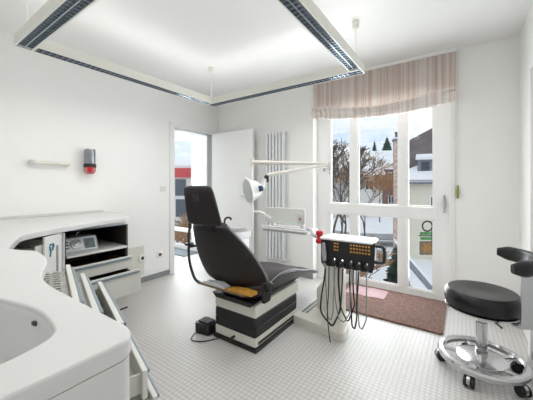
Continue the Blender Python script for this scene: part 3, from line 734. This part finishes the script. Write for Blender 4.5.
# --- corner unit with open dark front, tray drawer and white insert
r = thing('corner_cabinet', (-2.6, .5, 0), 'open corner cabinet with dark inside below the curved worktop', 'cabinet')
w = MB(); w.box(XL+.01, -2.46, .40, .84, .09, .86); w.box(-2.45, -1.80, -.2, .22, .09, .86)
w.build('carcass', M['brown'], r, smooth=False)
w = MB(); w.box(XL+.01, -2.6, .02, .84, 0, .09); w.build('plinth', M['brown'], r, smooth=False)
w = MB(); Mc = frameM((-2.09, .67, -.0), (-.82, -.57)) @ Matrix.Translation((.10, 0, 0)) @ Matrix.Diagonal((.76, .42, 1, 1))
w.box(0, .42, 0, .012, .745, .79, R=Mc); w.box(0, .42, -.28, -.265, .745, .83, R=Mc); w.box(0, .012, -.265, 0, .745, .81, R=Mc); w.box(.408, .42, -.265, 0, .745, .81, R=Mc); w.box(.012, .408, -.265, 0, .745, .752, R=Mc)
tdr = w.build('tray_drawer', M['drawer_in'], r, smooth=False)
w = MB(); n = 14
for i in range(n): 
    w.tube([Mc @ Vector((.02+.385*i/(n-1), -.255, .775+.006*(i % 2))), Mc @ Vector((.02+.385*i/(n-1), -.01, .775+.006*(i % 2)))], .010, n=6)
w.build('ribbed_tray', M['tray'], tdr)
# white pull-out insert
r = thing('pull_out_rack', (-2.3, .78, .1), 'white pull-out rack with blue print and narrow slots beside the niche', 'rack')
Mp = frameM((-2.335, .805, 0), (.68, -.73))
w = MB(); w.box(0, .20, 0, .012, .36, .857, R=Mp, bev=.002); w.build('panel', M['white'], r)
w = MB(); w.box(-.003, .012, -.012, .025, .36, .852, R=Mp, bev=.002); w.build('edge_strip', M['lightgrey'], r)
w = MB(); w.box(.060, .076, .0125, .018, .55, .78, R=Mp, bev=.002); w.build('slot', M['tray'], r)
w = MB(); 
P7 = [(.150, .80), (.118, .80), (.114, .785), (.128, .76)]
w.tube([Mp @ Vector((a, .016, b)) for a, b in P7], .006, n=6); w.tube([Mp @ Vector((a, .016, b)) for a, b in ((.155, .79), (.142, .75), (.15, .72))], .004, n=6)
w.build('blue_print', M['blue'], r)

# --- angled drawer unit in the inner corner: fronts face +Y, tilted
ad = Vector((-.954, .30)); nd = Vector((.30, .954))
r = thing('drawer_cabinet', (-1.35, .2, 0), 'angled drawer unit with staggered open drawers under the near worktop', 'cabinet')
# local frame: x along a (from right end to left), y must point along +n ; use xdir=-a?  frameM gives y = left of x. x = -a=(.954,-.30) -> y=(.30,.954)=n
left0 = Vector((-1.615, .575))      # left end of front 1 at extension 0
def MA(t): o = left0+nd*t; return frameM((o.x, o.y, 0), (.954, -.30))
Mb = MA(-.20)
w = MB(); w.box(.0, .60, -.35, -.33, .09, .86, R=Mb); w.box(.0, .018, -.33, 0, .09, .72, R=Mb); w.box(.582, .60, -.33, -.10, .09, .80, R=Mb); w.box(.018, .582, -.33, 0, .09, .108, R=Mb)
w.build('carcass', M['brown'], r, smooth=False)
w = MB(); w.box(.02, .58, -.33, -.06, 0, .09, R=Mb); w.build('plinth', M['brown'], r, smooth=False)
spec = [(.0, .75, .80), (.06, .695, .746), (.137, .52, .686), (.222, .362, .474), (.26, .245, .356), (.225, .115, .24)]
for i, (t, z0, z1) in enumerate(spec):
    fo = drawer(r, MA(t), .56, .30, z0, z1, 0)
    if i < 3:
        Mt = MA(t)
        w = MB()
        if i == 0:
            for a in range(14):
                for b_ in range(7): w.box(.05+a*.036, .05+a*.036+.022, -.27+b_*.037, -.27+b_*.037+.022, z0+.03, z0+.036, R=Mt)
            w.box(.045, .555, -.285, -.005, z0+.024, z0+.030, R=Mt)
        else:
            for a in range(6): w.box(.05+a*.085, .056+a*.085, -.28, -.01, z0+.018, z1-.03, R=Mt)
        w.build('tray_insert', M['tray'], fo, smooth=False)

# ================================================================== DENTAL CHAIR
r = thing('dental_chair', (-1.385, 1.88, 0), 'dark leather dental chair with cream base, seen from behind its backrest', 'dental chair')
bx0, bx1, by0, by1 = -1.60, -1.200, 1.59, 2.20
MB().box(bx0-.01, bx1+.01, by0-.01, by1+.02, 0, .03, bev=.006).build('foot_plate', M['black'], r)
lb = MB().box(bx0, bx1, by0, by1, .03, .10, bev=.012).build('lower_base', M['cream'], r)
MB().box(bx1+.0005, bx1+.006, by0+.03, by1-.03, .048, .066, bev=.001).build('slot_strip', M['black'], lb)
w = MB()
rings = []
for z, k in ((.098, -.006), (.105, .0), (.165, .002), (.171, -.006), (.177, .002), (.233, .0), (.240, -.006)):
    P_ = rounded([(bx0-k, by0-k), (bx1+k, by0-k), (bx1+k, by1+k), (bx0-k, by1+k)], .02, 4); rings.append([(x, y, z) for x, y in P_])
w.loft(rings); w.build('bellows', M['rubber'], r)
MB().box(bx0, bx1, by0, by1+.03, .240, .330, bev=.010).build('upper_base', M['cream'], r)
MB().tube([(-1.40, 1.60, .06), (-1.40, 1.555, .06), (-1.38, 1.54, .06)], .010).build('release_lever', M['black'], r)
# seat + leg rest: loft of cross-sections along Y
def section(cx, y, hw, zt, zb, dish=.02, n=20, tb=.72):
    pts = []
    for i in range(n+1):      # top from +x to -x
        a = 1-2*i/n; pts.append((cx+a*hw, y, zt-dish*(1-a*a)-.018*(abs(a)**8)))
    for i in range(1, n):     # bottom back
        a = -1+2*i/n; k = abs(a)**4; pts.append((cx+a*hw*(tb+(1-tb)*.0), y, zb+ (zt-zb)*.35*k))
    return pts
S = [(-1.385, 1.58, .225, .46, .36, .02), (-1.385, 1.62, .265, .51, .325, .03), (-1.39, 1.76, .295, .56, .315, .05), (-1.395, 1.97, .280, .535, .30, .045), (-1.385, 2.2, .235, .462, .30, .035), (-1.38, 2.44, .21, .405, .315, .03), (-1.375, 2.62, .195, .335, .27, .028), (-1.375, 2.76, .17, .295, .245, .02), (-1.375, 2.82, .13, .277, .255, .01)]
w = MB(); w.loft([section(*a) for a in S]); st = w.build('seat', M['leather2'], r, sub=1)
# pale piping along the seat edges
for s in (1, -1):
    MB().tube(spline([(a[0]+s*(a[2]+.002), a[1], a[3]-.016) for a in S[1:-1]], 5), .004, n=6).build('piping', M['skirt'], st)
w = MB(); w.loft([[(x, y, z) for x, z in ((-1.56+k, .328), (-1.225-k, .328), (-1.19-k*1.2, zz), (-1.60+k*1.2, zz))] for y, k, zz in ((1.56, 0, .36), (1.9, .0, .38), (2.2, .02, .35), (2.5, .06, .33))]); w.build('seat_shell', M['black'], r, smooth=False)
# backrest: tall shield, concave towards the sitter, leaning back to -Y
def bk(z): return 1.60-.487*(z-.40)
prof = [(.43, .25), (.445, .29), (.48, .315), (.54, .325), (.62, .312), (.70, .284), (.77, .250), (.83, .214), (.88, .182), (.906, .166)]
cxz = lambda z: -1.452-.022*max(0, (z-.5))/.4
def shield(off, th, shrink=0):
    rings = []; n = 16
    for z, hw in prof:
        hw -= shrink; ring = []
        cx = cxz(z)
        curv = lambda a: .075*(abs(a)**2.2)*(hw/.32)
        for i in range(n+1):
            a = 1-2*i/n; ring.append((cx+a*hw, bk(z)+off+curv(a), z-.0))
        for i in range(n+1):
            a = -1+2*i/n; kk = th*(1-.75*abs(a)**5); ring.append((cx+a*hw*.985, bk(z)+off+curv(a)+kk, z+kk*.45))
        rings.append(ring)
    return rings
w = MB(); w.loft(shield(0, .085)); bo = w.build('backrest', M['leather'], r, sub=1)
pp = [(cxz(z)+hw*1.0, bk(z)+.075*(hw/.32)+.018, z+.01) for z, hw in prof]
pm = [(cxz(z)-hw*1.0, bk(z)+.075*(hw/.32)+.018, z+.01) for z, hw in prof]
MB().tube(spline(pp, 4), .007, n=6).build('edge_trim', M['skirt'], bo)
MB().tube(spline(pm, 4), .007, n=6).build('edge_trim', M['skirt'], bo)
# headrest
hp = [(.912, .164, -1.452), (.93, .170, -1.450), (1.02, .158, -1.434), (1.10, .146, -1.418), (1.16, .136, -1.408), (1.183, .120, -1.405)]
rings = []; n = 12
def hb(z): return 1.335-.42*(z-.90)
for z, hw, cx in hp:
    ring = []; th = .055 if z < 1.17 else .03
    for i in range(n+1): a = 1-2*i/n; ring.append((cx+a*hw, hb(z)+.008*abs(a)**4+(0 if z < 1.17 else .012), z))
    for i in range(n+1): a = -1+2*i/n; ring.append((cx+a*hw*.97, hb(z)+th*(1-.6*abs(a)**6)+(0 if z < 1.17 else .006), z+.012))
    rings.append(ring)
w = MB(); w.loft(rings); hd = w.build('headrest', M['leather'], r, sub=1)
w = MB()
for k in (-.022, 0, .022): w.tube([(-1.42+k, hb(1.14)-.004, 1.135), (-1.424+k, hb(1.09)-.004, 1.085)], .0035, n=5)
w.build('stitching', M['seam'], hd)
MB().box(-1.50, -1.39, 1.355, 1.385, .87, .95, bev=.004).build('headrest_bracket', M['black'], r)
# armrest hinge at right lower back and frame
w = MB(); w.lathe([(.03, 0), (.034, .01), (.034, .03), (.026, .04)], (-1.105, 1.60, .49), axis=(1, 0, 0), n=20); w.box(-1.13, -1.10, 1.56, 1.64, .38, .52, bev=.01); w.build('hinge', M['black'], r)
# literature pocket under the back: board, amber cloth, grey pouch
w = MB(); w.loft([[(x, y, z) for y, z in ((1.49, .425), (1.53, .41), (1.60, .405), (1.60, .42), (1.53, .425), (1.49, .44))] for x in (-1.69, -1.45, -1.24)]); w.build('under_tray', M['tan'], r, smooth=False)
w = MB(); w.loft([[(x, 1.50, .436), (x, 1.57, .432), (x, 1.57, .432+h_), (x, 1.505, .436+h_)] for x, h_ in ((-1.40, .006), (-1.35, .018), (-1.25, .026), (-1.17, .022))]); w.build('folded_cloth', M['yellow'], r)
w = MB(); w.loft([[(x, 1.495, .438), (x, 1.56, .434), (x, 1.56, .434+h_), (x, 1.50, .438+h_)] for x, h_ in ((-1.66, .006), (-1.6, .02), (-1.48, .03), (-1.41, .01))]); w.build('grey_pouch', M['lightgrey'], r)
# curved side tube with clamp
MB().tube(spline([(-1.86, 1.56, .84), (-1.875, 1.56, .78), (-1.87, 1.555, .70), (-1.85, 1.54, .60), (-1.81, 1.53, .51), (-1.75, 1.52, .44), (-1.69, 1.52, .42)], 6), .011, n=10).build('side_tube', M['black'], r)
w = MB(); w.box(-1.91, -1.78, 1.54, 1.58, .685, .705, bev=.006); w.lathe([(.02, 0), (.022, .01), (.022, .035), (.012, .04)], (-1.85, 1.56, .675), n=16); w.build('clamp', M['black'], r)
MB().tube([(-1.86, 1.56, .83), (-1.862, 1.56, .875)], .014, n=10).build('grip', M['rubber'], r)

# foot pedal with cable
r = thing('foot_control', (-1.67, 1.63, 0), 'small black foot control box on the floor beside the chair base', 'foot control')
w = MB(); w.prism(rounded([(-1.775, 1.535), (-1.635, 1.55), (-1.635, 1.66), (-1.775, 1.66)], .015), 0.004, .085, bev=.006); w.build('body', M['black'], r)
w = MB(); w.box(-1.76, -1.65, 1.56, 1.64, .085, .095, bev=.004); w.build('pedal', M['rubber'], r)
MB().tube(spline([(-1.74, 1.55, .03), (-1.74, 1.49, .008), (-1.70, 1.44, .006), (-1.62, 1.47, .006), (-1.57, 1.54, .006), (-1.50, 1.585, .03)], 8), .004, n=6).build('cable', M['black'], r)

# ================================================================== CUSPIDOR
r = thing('cuspidor_unit', (-2.03, 2.45, 0), 'white spittoon cabinet behind the dental chair with black gooseneck tap', 'spittoon')
MB().box(-2.24, -1.99, 2.28, 2.53, 0.0, .60, bev=.02, seg=3).build('body', M['white'], r)
w = MB(); w.prism(rounded([(-2.26, 2.26), (-1.97, 2.26), (-1.97, 2.55), (-2.26, 2.55)], .05), .60, .672, bev=.008); w.build('deck', M['worktop'], r)
MB().lathe([(.09, .672), (.115, .70), (.125, .715), (.12, .716), (.105, .70), (.05, .68), (.0, .678)], (-2.10, 2.42, 0), n=32).build('bowl', M['lightgrey'], r)
MB().tube(spline([(-2.195, 2.33, .67), (-2.195, 2.33, .76), (-2.19, 2.33, .80), (-2.165, 2.335, .822), (-2.12, 2.34, .822), (-2.105, 2.343, .80)], 6), .011, n=10).build('gooseneck_tap', M['black'], r)

# ================================================================== OPERATING LAMP
r = thing('operating_lamp', (-1.87, 2.42, 0), 'white dental operating lamp on articulated arms from a slim pole', 'lamp')
px, py = -1.87, 2.42
MB().tube([(px, py, .02), (px, py, 1.49)], .011, n=14).build('pole', M['white_gloss'], r)
MB().lathe([(.11, .0), (.11, .012), (.03, .022), (.02, .05), (.0, .05)], (px, py, 0), n=32).build('floor_flange', M['white_gloss'], r)
a0 = Vector((px-.01, py, 1.435)); a1 = Vector((-1.075, 2.615, 1.400))
w = MB(); dx = (a1-a0).normalized()
w.tube([a0, a0+(a1-a0)*.5, a1], [.025, .021, .014], n=12); w.lathe([(.022, -.04), (.022, .05), (.014, .055)], (px, py, 1.43), n=18); w.build('upper_arm', M['armbeige'], r)
jt = Vector((-1.06, 2.60, 1.385))
w = MB(); w.lathe([(.016, -.05), (.02, -.04), (.02, .02), (.012, .03)], jt, n=16); w.tube([jt, jt+Vector((0, 0, -.09))], .007); w.build('elbow_joint', M['lightgrey'], r)
b0 = jt+Vector((-.01, -.01, 0)); b1 = Vector((-1.375, 1.98, 1.275))
w = MB(); w.tube([b0, b0+(b1-b0)*.5, b1], [.012, .016, .018], n=12); w.build('spring_arm', M['armbeige'], r)
h0 = b1+Vector((0, 0, -.03))
w = MB(); w.lathe([(.018, 0), (.022, .01), (.022, .05), (.016, .06)], h0+Vector((0, 0, -.03)), n=16); w.build('knuckle', M['black'], r)
hc = Vector((-1.437, 1.80, 1.143))
w = MB(); w.tube([h0, h0+Vector((-.01, -.03, -.03)), hc+Vector((.085, .09, .02)), hc+Vector((.03, .06, .0))], .018, n=10); w.build('lamp_neck', M['lightgrey'], r)
nL = Vector((-.50, -.83, -.16)).normalized()
w = MB(); w.lathe([(.045, -.11), (.07, -.085), (.092, -.025), (.110, -.006), (.114, .0), (.110, .006), (.096, .004)], hc, axis=nL, n=40, caps=True); hdl = w.build('lamp_head', M['white_gloss'], r)
w = MB(); w.lathe([(.096, .0), (.085, -.002), (.05, -.008), (.0, -.010)], hc+nL*.0062, axis=nL, n=40); w.build('reflector', M['lens'], hdl)
w = MB(); w.lathe([(.022, 0), (.024, .01), (.024, .03), (.0, .034)], hc+Vector((.098, .05, .02)), axis=(.35, -.93, 0), n=20); w.build('side_knob', M['navy'], hdl)

# ================================================================== TRAY AND VIEWER
r = thing('instrument_tray', (-1.4, 2.42, .72), 'white instrument tray with upright viewer panel above the leg rest', 'tray')
w = MB(); w.prism(rounded([(-1.65, 2.30), (-1.16, 2.30), (-1.16, 2.52), (-1.65, 2.52)], .02), .735, .752, bev=.004)
w.build('tray_plate', M['lightgrey'], r)
w = MB(); P_ = rounded([(-1.66, 2.29), (-1.15, 2.29), (-1.15, 2.53), (-1.66, 2.53)], .02)
w.tube([(x, y, .76) for x, y in P_]+[(P_[0][0], P_[0][1], .76)], .008, n=8); w.build('rim', M['white_gloss'], r)
w = MB(); w.tube([(-1.64, 2.275, .785), (-1.15, 2.275, .785)], .008, n=10); w.tube([(-1.64, 2.275, .80), (-1.64, 2.29, .75)], .006, n=6); w.tube([(-1.4, 2.275, .80), (-1.4, 2.29, .75)], .006, n=6); w.build('grab_rail', M['white_gloss'], r)
w = MB(); P_ = rounded([(-1.71, .80), (-1.25, .80), (-1.25, .955), (-1.71, .955)], .02)
w.loft([[(x, y, z) for x, z in P_] for y in (2.44, 2.455)]); w.build('viewer_panel', M['acrylic'], r)
w = MB(); w.loft([[(x, 2.44, z) for x, z in P_], [(x+(-1.435-x)*.04, 2.433, z+(.898-z)*.1) for x, z in P_]]); 
w2 = MB(); w2.tube([(x, 2.447, z) for x, z in P_]+[(P_[0][0], 2.447, P_[0][1])], .005, n=6); w2.build('panel_rim', M['white_gloss'], r); w.bm.free()
w = MB(); w.box(-1.34, -1.26, 2.425, 2.439, .83, .91, bev=.004); w.build('holder', M['lightgrey'], r)
w = MB(); w.box(-1.302, -1.272, 2.412, 2.425, .85, .872, bev=.005); w.build('indicator', M['redglass'], r)
w = MB(); w.box(-1.64, -1.60, 2.445, 2.46, .752, .83); w.box(-1.30, -1.26, 2.445, 2.46, .752, .83); w.build('panel_bracket', M['lightgrey'], r)
w = MB(); w.tube(spline([(-1.84, 2.42, .90), (-1.76, 2.40, .905), (-1.70, 2.40, .89), (-1.64, 2.44, .84)], 5), .012, n=10); w.lathe([(.018, -.02), (.018, .03)], (-1.87, 2.42, .90), n=14); w.build('side_arm', M['white_gloss'], r)
w = MB(); w.tube(spline([(-1.20, 2.38, .80), (-1.12, 2.33, .795), (-1.06, 2.27, .755), (-1.01, 2.24, .745)], 6), [.018]*18+[.02], n=12) if False else w.tube(spline([(-1.20, 2.38, .78), (-1.13, 2.33, .785), (-1.07, 2.27, .755), (-1.01, 2.24, .745)], 6), .019, n=12)
w.build('swivel_arm', M['lightgrey'], r)
w = MB(); w.lathe([(.022, .0), (.032, .005), (.034, .03), (.022, .04), (.022, .068), (.034, .078), (.034, .10), (.028, .108)], (-1.00, 2.235, .692), n=20); w.build('red_clamp', M['red'], r)
w = MB(); w.tube([(-.99, 2.23, .745), (-.87, 2.13, .76)], .012, n=10); w.build('link_arm', M['white_gloss'], r)

# ================================================================== DELIVERY UNIT
r = thing('delivery_unit', (-.9, 2.3, 0), 'white dentist delivery unit with black keypad console and hanging hoses', 'dental unit')
w = MB(); w.prism(rounded([(-1.195, 2.12), (-.725, 2.07), (-.755, 2.27), (-.93, 2.60), (-1.195, 2.60)], [.01, .04, .05, .04, .02]), 0, .072, bev=.008); bs = w.build('base', M['cream'], r)
w = MB(); w.prism([(-1.165, 2.22), (-1.145, 2.22), (-1.145, 2.56), (-1.165, 2.56)], .0722, .076); w.prism([(-1.125, 2.22), (-1.112, 2.22), (-1.112, 2.56), (-1.125, 2.56)], .0722, .076); w.build('slot_strip', M['steelblue'], bs)
w = MB(); w.loft([[(x, y, z) for x, y in rounded([(-1.09+k, 2.36+k), (-.88, 2.30), (-.96, 2.58), (-1.09+k, 2.58)], .02)] for z, k in ((.072, 0), (.25, .0), (.33, .05), (.36, .10))]); w.build('junction_box', M['cream'], r)
w = MB(); P_ = lambda k: rounded([(-.905-k, 2.10-k), (-.74+k*.3, 2.08-k*1.1), (-.775+k*.3, 2.26+k), (-.905-k, 2.27+k)], .05, 6)
w.loft([[(x, y, z) for x, y in P_(k)] for z, k in ((.07, .03), (.10, .022), (.16, .005), (.3, 0), (.62, 0))]); w.build('column', M['cream'], r)
# console
cM = frameM((-.868, 1.965, 0), (1, .03)) @ Matrix.Diagonal((.955, 1, 1, 1))
w = MB(); P_ = rounded([(0, .598), (.40, .612), (.405, .80), (.0, .785)], [.03, .04, .02, .015])
def XZ(P, y): return [cM @ Vector((x, y, z)) for x, z in P]
w.loft([XZ(P_, 0), XZ(P_, .05)]); con = w.build('console', M['black'], r)
w = MB(); w.prism(rounded([(-.015, -.005), (.40, -.005), (.385, .21), (.0, .21)], .025), .788, .800, R=cM, bev=.004); w.build('top_tray', M['white_gloss'], r)
w = MB(); w.prism(rounded([(.01, .05), (.37, .05), (.34, .20), (.03, .20)], .03), .62, .786, R=cM); w.build('rear_housing', M['white'], r)
w = MB(); w.tube(spline([cM @ Vector(q) for q in ((.395, .02, .775), (.445, .02, .775), (.462, .02, .755), (.462, .02, .69), (.445, .02, .668), (.395, .02, .665))], 5), .010, n=10); w.build('grab_handle', M['rubber'], r)
def keys(x0, nxk, zr):
    k = MB()
    for i in range(nxk):
        for j in range(3):
            if zr and j == 2 and False: continue
            k.box(x0+i*.0215-.0068, x0+i*.0215+.0068, -.006, .001, .768-j*.0235-.0055, .768-j*.0235+.0055, R=cM, bev=.002)
    k.build('keypad', M['orange'], con)
keys(.112, 2, 0); keys(.235, 7, 1)
w = MB(); w.box(.015, .39, -.002, .002, .595, .672, R=cM, bev=.0015)
w.build('lower_panel', M['rubber'], con)
# holders, handpieces, hoses
hx = [.045, .12, .18, .245, .30, .355]
for i, x in enumerate(hx):
    h_ = MB(); h_.lathe([(.012, 0), (.019, .004), (.021, .02), (.019, .036), (.012, .04)], cM @ Vector((x, -.02, .612)), axis=(0, -.3, 1), n=16); h_.build('holster', M['black'], con)
    if i == 0:
        hp_ = MB().tube([cM @ Vector((x-.005, -.045, .77)), cM @ Vector((x-.003, -.04, .70)), cM @ Vector((x, -.03, .60)), cM @ Vector((x, -.02, .585))], [.010, .017, .012, .008], n=12).build('handpiece', M['grey'], r)
    else:
        hp_ = MB().tube([cM @ Vector((x+.008, -.05, .665)), cM @ Vector((x+.004, -.036, .65)), cM @ Vector((x, -.02, .63)), cM @ Vector((x, -.014, .585))], [.005, .008, .010, .007], n=12).build('handpiece', M['chrome'], r)
def hose(x0, x1, zlow, m, rr=.0055, y0=-.02, y1=.015, bulge=0):
    P = [cM @ Vector(q) for q in ((x0, y0, .595), (x0-.004-bulge*.3, y0, .50), (x0-.012-bulge, y0-.005, .36), (x0-.01-bulge, y0-.01, zlow+.09), ((x0*.65+x1*.35), (y0+y1)/2-.01, zlow+.012), ((x0+x1)/2, (y0+y1)/2, zlow), (x0*.3+x1*.7, (y0+y1)/2, zlow+.02), (x1+.012, y1, zlow+.12), (x1+.008, y1, .38), (x1, y1, .50), (x1, y1+.01, .63))]
    MB().tube(spline(P, 7), rr, n=8).build('hose', m, r)
hose(.045, .135, .165, M['black'], .0065, bulge=.02)
hose(.12, .03, .205, M['skirt'], .0045)
hose(.18, .245, .23, M['rubber'], .005)
hose(.245, .10, .215, M['skirt'], .0045)
hose(.295, .22, .19, M['black'], .0055)
hose(.352, .27, .20, M['skirt'], .0045, bulge=-.01)
MB().tube(spline([cM @ Vector(q) for q in ((.07, -.01, .60), (.065, -.01, .40), (.06, -.02, .25), (.075, -.02, .10), (.08, -.01, .04))], 6), .004, n=6).build('hose', M['black'], r)

# ================================================================== STOOL
SX, SY = .103, 2.26
r = thing('dental_stool', (SX, SY, 0), 'round black dentist stool with chrome ring base on castors', 'stool')
def arc(R, a0, a1, n, z): return [(SX+R*math.cos(math.radians(a0+(a1-a0)*i/n)), SY+R*math.sin(math.radians(a0+(a1-a0)*i/n)), z) for i in range(n+1)]
w = MB(); n = 64; rings = []
for i in range(n+1):
    a = 2*PI*i/n; rings.append([(SX+q[0]*math.cos(a), SY+q[0]*math.sin(a), q[1]) for q in ((.206, .078), (.224, .072), (.236, .078), (.240, .100), (.232, .112), (.210, .114), (.203, .102))])
w.loft(rings, True, False); bmesh.ops.remove_doubles(w.bm, verts=w.bm.verts, dist=1e-6); w.build('foot_ring', M['chrome'], r)
w = MB(); w.lathe([(.0, .082), (.12, .082), (.138, .088), (.138, .096), (.12, .104), (.04, .118), (.0, .12)], (SX, SY, 0), n=48); w.build('hub_plate', M['chrome'], r)
for a in (180, 252, 324, 36, 108):
    ca, sa = math.cos(math.radians(a)), math.sin(math.radians(a))
    if a != 252 or True:
        w = MB(); Rm = frameM((SX, SY, 0), (ca, sa)); w.box(.11, .225, -.018, .018, .086, .098, R=Rm, bev=.003); w.build('spoke', M['chrome'], r)
    cc = Vector((SX+.222*ca, SY+.222*sa, 0)); td = Vector((-sa, ca, 0)).lerp(Vector((1, 0, 0)), .3).normalized()
    w = MB(); w.tube([cc+Vector((0, 0, .076)), cc+Vector((0, 0, .05))], .007, n=8)
    w.lathe([(.026, -.010), (.031, -.008), (.031, .008), (.026, .010)], cc+Vector((0, 0, .040)), axis=td, n=18); cs = w.build('castor', M['steel'], r)
    for s in (-1, 1):
        MB().lathe([(.018, -.008), (.0305, -.007), (.0315, 0), (.0305, .007), (.018, .008)], cc+td*.0185*s+Vector((0, 0, .0315)), axis=td, n=22).build('wheel', M['rubber'], cs)
w = MB(); w.lathe([(.034, .11), (.034, .15), (.030, .152), (.030, .30), (.032, .302), (.032, .32), (.02, .322), (.02, .40)], (SX, SY, 0), n=28); w.build('gas_lift', M['chrome'], r)
w = MB(); w.lathe([(.0, .396), (.17, .398), (.194, .405), (.198, .415), (.185, .418), (.0, .418)], (SX, SY, 0), n=56); w.build('seat_pan', M['chrome'], r)
w = MB(); w.lathe([(.0, .416), (.18, .416), (.197, .428), (.204, .47), (.199, .505), (.181, .525), (.135, .524), (.08, .517), (.0, .515)], (SX, SY, 0), n=64); w.build('seat', M['stoolpad'], r)
# backrest arc
w = MB(); rings = []; n = 26
for i in range(n+1):
    a = math.radians(-62+130*i/n); e = min(i, n-i); k = min(1, .55+.18*e); R0 = .262
    c_a, s_a = math.cos(a), math.sin(a); ring = []
    for j in range(14):
        b = 2*PI*j/14; rr_ = .026*k*(abs(math.cos(b))**.7)*(1 if math.cos(b) > 0 else -1); zz = .046*k*(abs(math.sin(b))**.7)*(1 if math.sin(b) > 0 else -1)
        ring.append((SX+(R0+rr_)*c_a, SY+(R0+rr_)*s_a, .735+zz))
    rings.append(ring)
w.loft(rings); w.build('backrest', M['stoolpad'], r)
Rm = frameM((SX+.262*math.cos(math.radians(-44)), SY+.262*math.sin(math.radians(-44)), 0), (.40, -.92))
w = MB(); w.loft([[Rm @ Vector((x, y, z)) for y in (-.034, .034)] + [Rm @ Vector((x2, y, z2)) for y in (.034, -.034)] for x, z, x2, z2 in ((-.17, .402, -.17, .394), (-.05, .400, -.048, .392), (-.012, .408, -.004, .400), (.004, .44, .013, .436), (.006, .60, .015, .60), (.004, .72, .013, .72))]); w.build('back_bracket', M['steel'], r)
w = MB(); w.tube([(SX+.03, SY-.1, .396), (SX+.06, SY-.15, .39), (SX+.08, SY-.21, .392)], .006, n=8); w.build('height_lever', M['black'], r)

# ================================================================== RUG, MAT
r = MB(); r.prism(rounded([(-1.13, 2.62), (-.125, 2.62), (-.125, 3.355), (-1.13, 3.355)], .02), .001, .016, bev=.005); ro = r.build('rug', M['rug'])
tag(ro, 'brown pile rug lying on the floor before the tall window', 'rug')
r = MB(); R_ = frameM((-1.06, 3.16, 0), (1, .03)); rr_ = []
for i in range(9):
    rr_.append([R_ @ Vector((i*.05, y, .019+.003*math.sin(i*1.3+y*9))) for y in (-.13, -.06, .0, .07, .13)])
r.loft(rr_, closed=False); mo = r.build('paper_mat', M['pink'], solid=.003); tag(mo, 'thin pinkish mat lying on the brown rug by the window', 'mat')
mo = box(-4.5, -3.75, 3.02, 3.36, .001, .012, bev=.004).build('doormat', M['mat_dark']); tag(mo, 'dark blue-grey doormat on the floor of the adjoining room', 'mat')
# sheer curtain in the adjoining room
w = MB(); rows = []
for i in range(49):
    t = i/48; x = -3.92+.44*t; rows.append([(x, 3.34+.018*math.sin(i*1.25), z) for z in (.06, .8, 1.5, 2.03)])
w.loft(rows, closed=False); cu = w.build('sheer_curtain', M['sheer'], solid=.001); tag(cu, 'sheer white curtain hanging at the adjoining room window', 'curtain')

# ================================================================== LIGHT
wd = bpy.data.worlds.new('World'); SC.world = wd; wd.use_nodes = True; nt = wd.node_tree; nt.nodes.clear()
N = nt.nodes.new; K = nt.links.new
o = N('ShaderNodeOutputWorld'); bg = N('ShaderNodeBackground'); K(bg.outputs[0], o.inputs[0])
tc = N('ShaderNodeTexCoord'); mp = N('ShaderNodeMapping'); mp.inputs['Scale'].default_value = (1, 1, 2.6); K(tc.outputs['Generated'], mp.inputs[0])
n1 = N('ShaderNodeTexNoise'); n1.inputs['Scale'].default_value = 3.2; n1.inputs['Detail'].default_value = 8; n1.inputs['Roughness'].default_value = .6; K(mp.outputs[0], n1.inputs['Vector'])
rp = N('ShaderNodeValToRGB'); K(n1.outputs['Fac'], rp.inputs['Fac'])
rp.color_ramp.elements[0].position = .38; rp.color_ramp.elements[0].color = (.62, .76, .93, 1)
rp.color_ramp.elements[1].position = .56; rp.color_ramp.elements[1].color = (.98, .985, 1, 1)
K(rp.outputs[0], bg.inputs['Color']); bg.inputs['Strength'].default_value = .86

def area(name, loc, rot, sx, sy, power, col=(1, 1, 1), spread=PI):
    l = bpy.data.lights.new(name, 'AREA'); l.shape = 'RECTANGLE'; l.size = sx; l.size_y = sy; l.energy = power; l.color = col; l.spread = spread
    ob = bpy.data.objects.new(name, l); C.objects.link(ob); ob.location = loc; ob.rotation_euler = rot; return ob
# fill lamps added at the unlit luminaire, facing down and up
E_DN, E_UP = 4.1, .8
mx_, my_ = (X0+X1)/2, (Y0+Y1)/2
for (x, y, a, b_) in ((mx_, Y0+.05, X1-X0-.1, .08), (mx_, Y1-.05, X1-X0-.1, .08), (X0+.05, my_, .08, Y1-Y0-.3), (X1-.05, my_, .08, Y1-Y0-.3)):
    area('added_fill_light', (x, y, Z0-.004), (0, 0, 0), a, b_, E_DN, (1, .985, .96))
    area('added_fill_light', (x, y, Z1+.004), (PI, 0, 0), a, b_, E_UP, (1, .985, .96))
# daylight entering by the two windows
area('window_daylight', (-.80, 3.50, 1.1), (-PI/2-.10, 0, 0), 1.3, 1.85, 40, (.93, .97, 1))
area('window_daylight', (-4.04, 3.50, 1.1), (-PI/2-.1, 0, 0), .95, 1.85, 36, (.93, .97, 1))

# ================================================================== CAMERA
cam = bpy.data.cameras.new('camera'); co = bpy.data.objects.new('camera', cam); C.objects.link(co)
co.location = (0, 0, 1.2); co.rotation_euler = (PI/2, 0, math.atan2(s_, c_)); cam.sensor_width = 36; cam.lens = 281.21*36/533; cam.shift_y = -16/533
cam.clip_start = .02; cam.clip_end = 400; SC.camera = co
SC.view_settings.view_transform = 'Standard'; SC.view_settings.look = 'None'; SC.view_settings.gamma = 1; SC.view_settings.exposure = .40; SC.view_settings.use_curve_mapping = False
SC.cycles.max_bounces = 10; SC.cycles.diffuse_bounces = 6; SC.cycles.transparent_max_bounces = 16; SC.cycles.sample_clamp_indirect = 6
SC.cycles.use_denoising = True
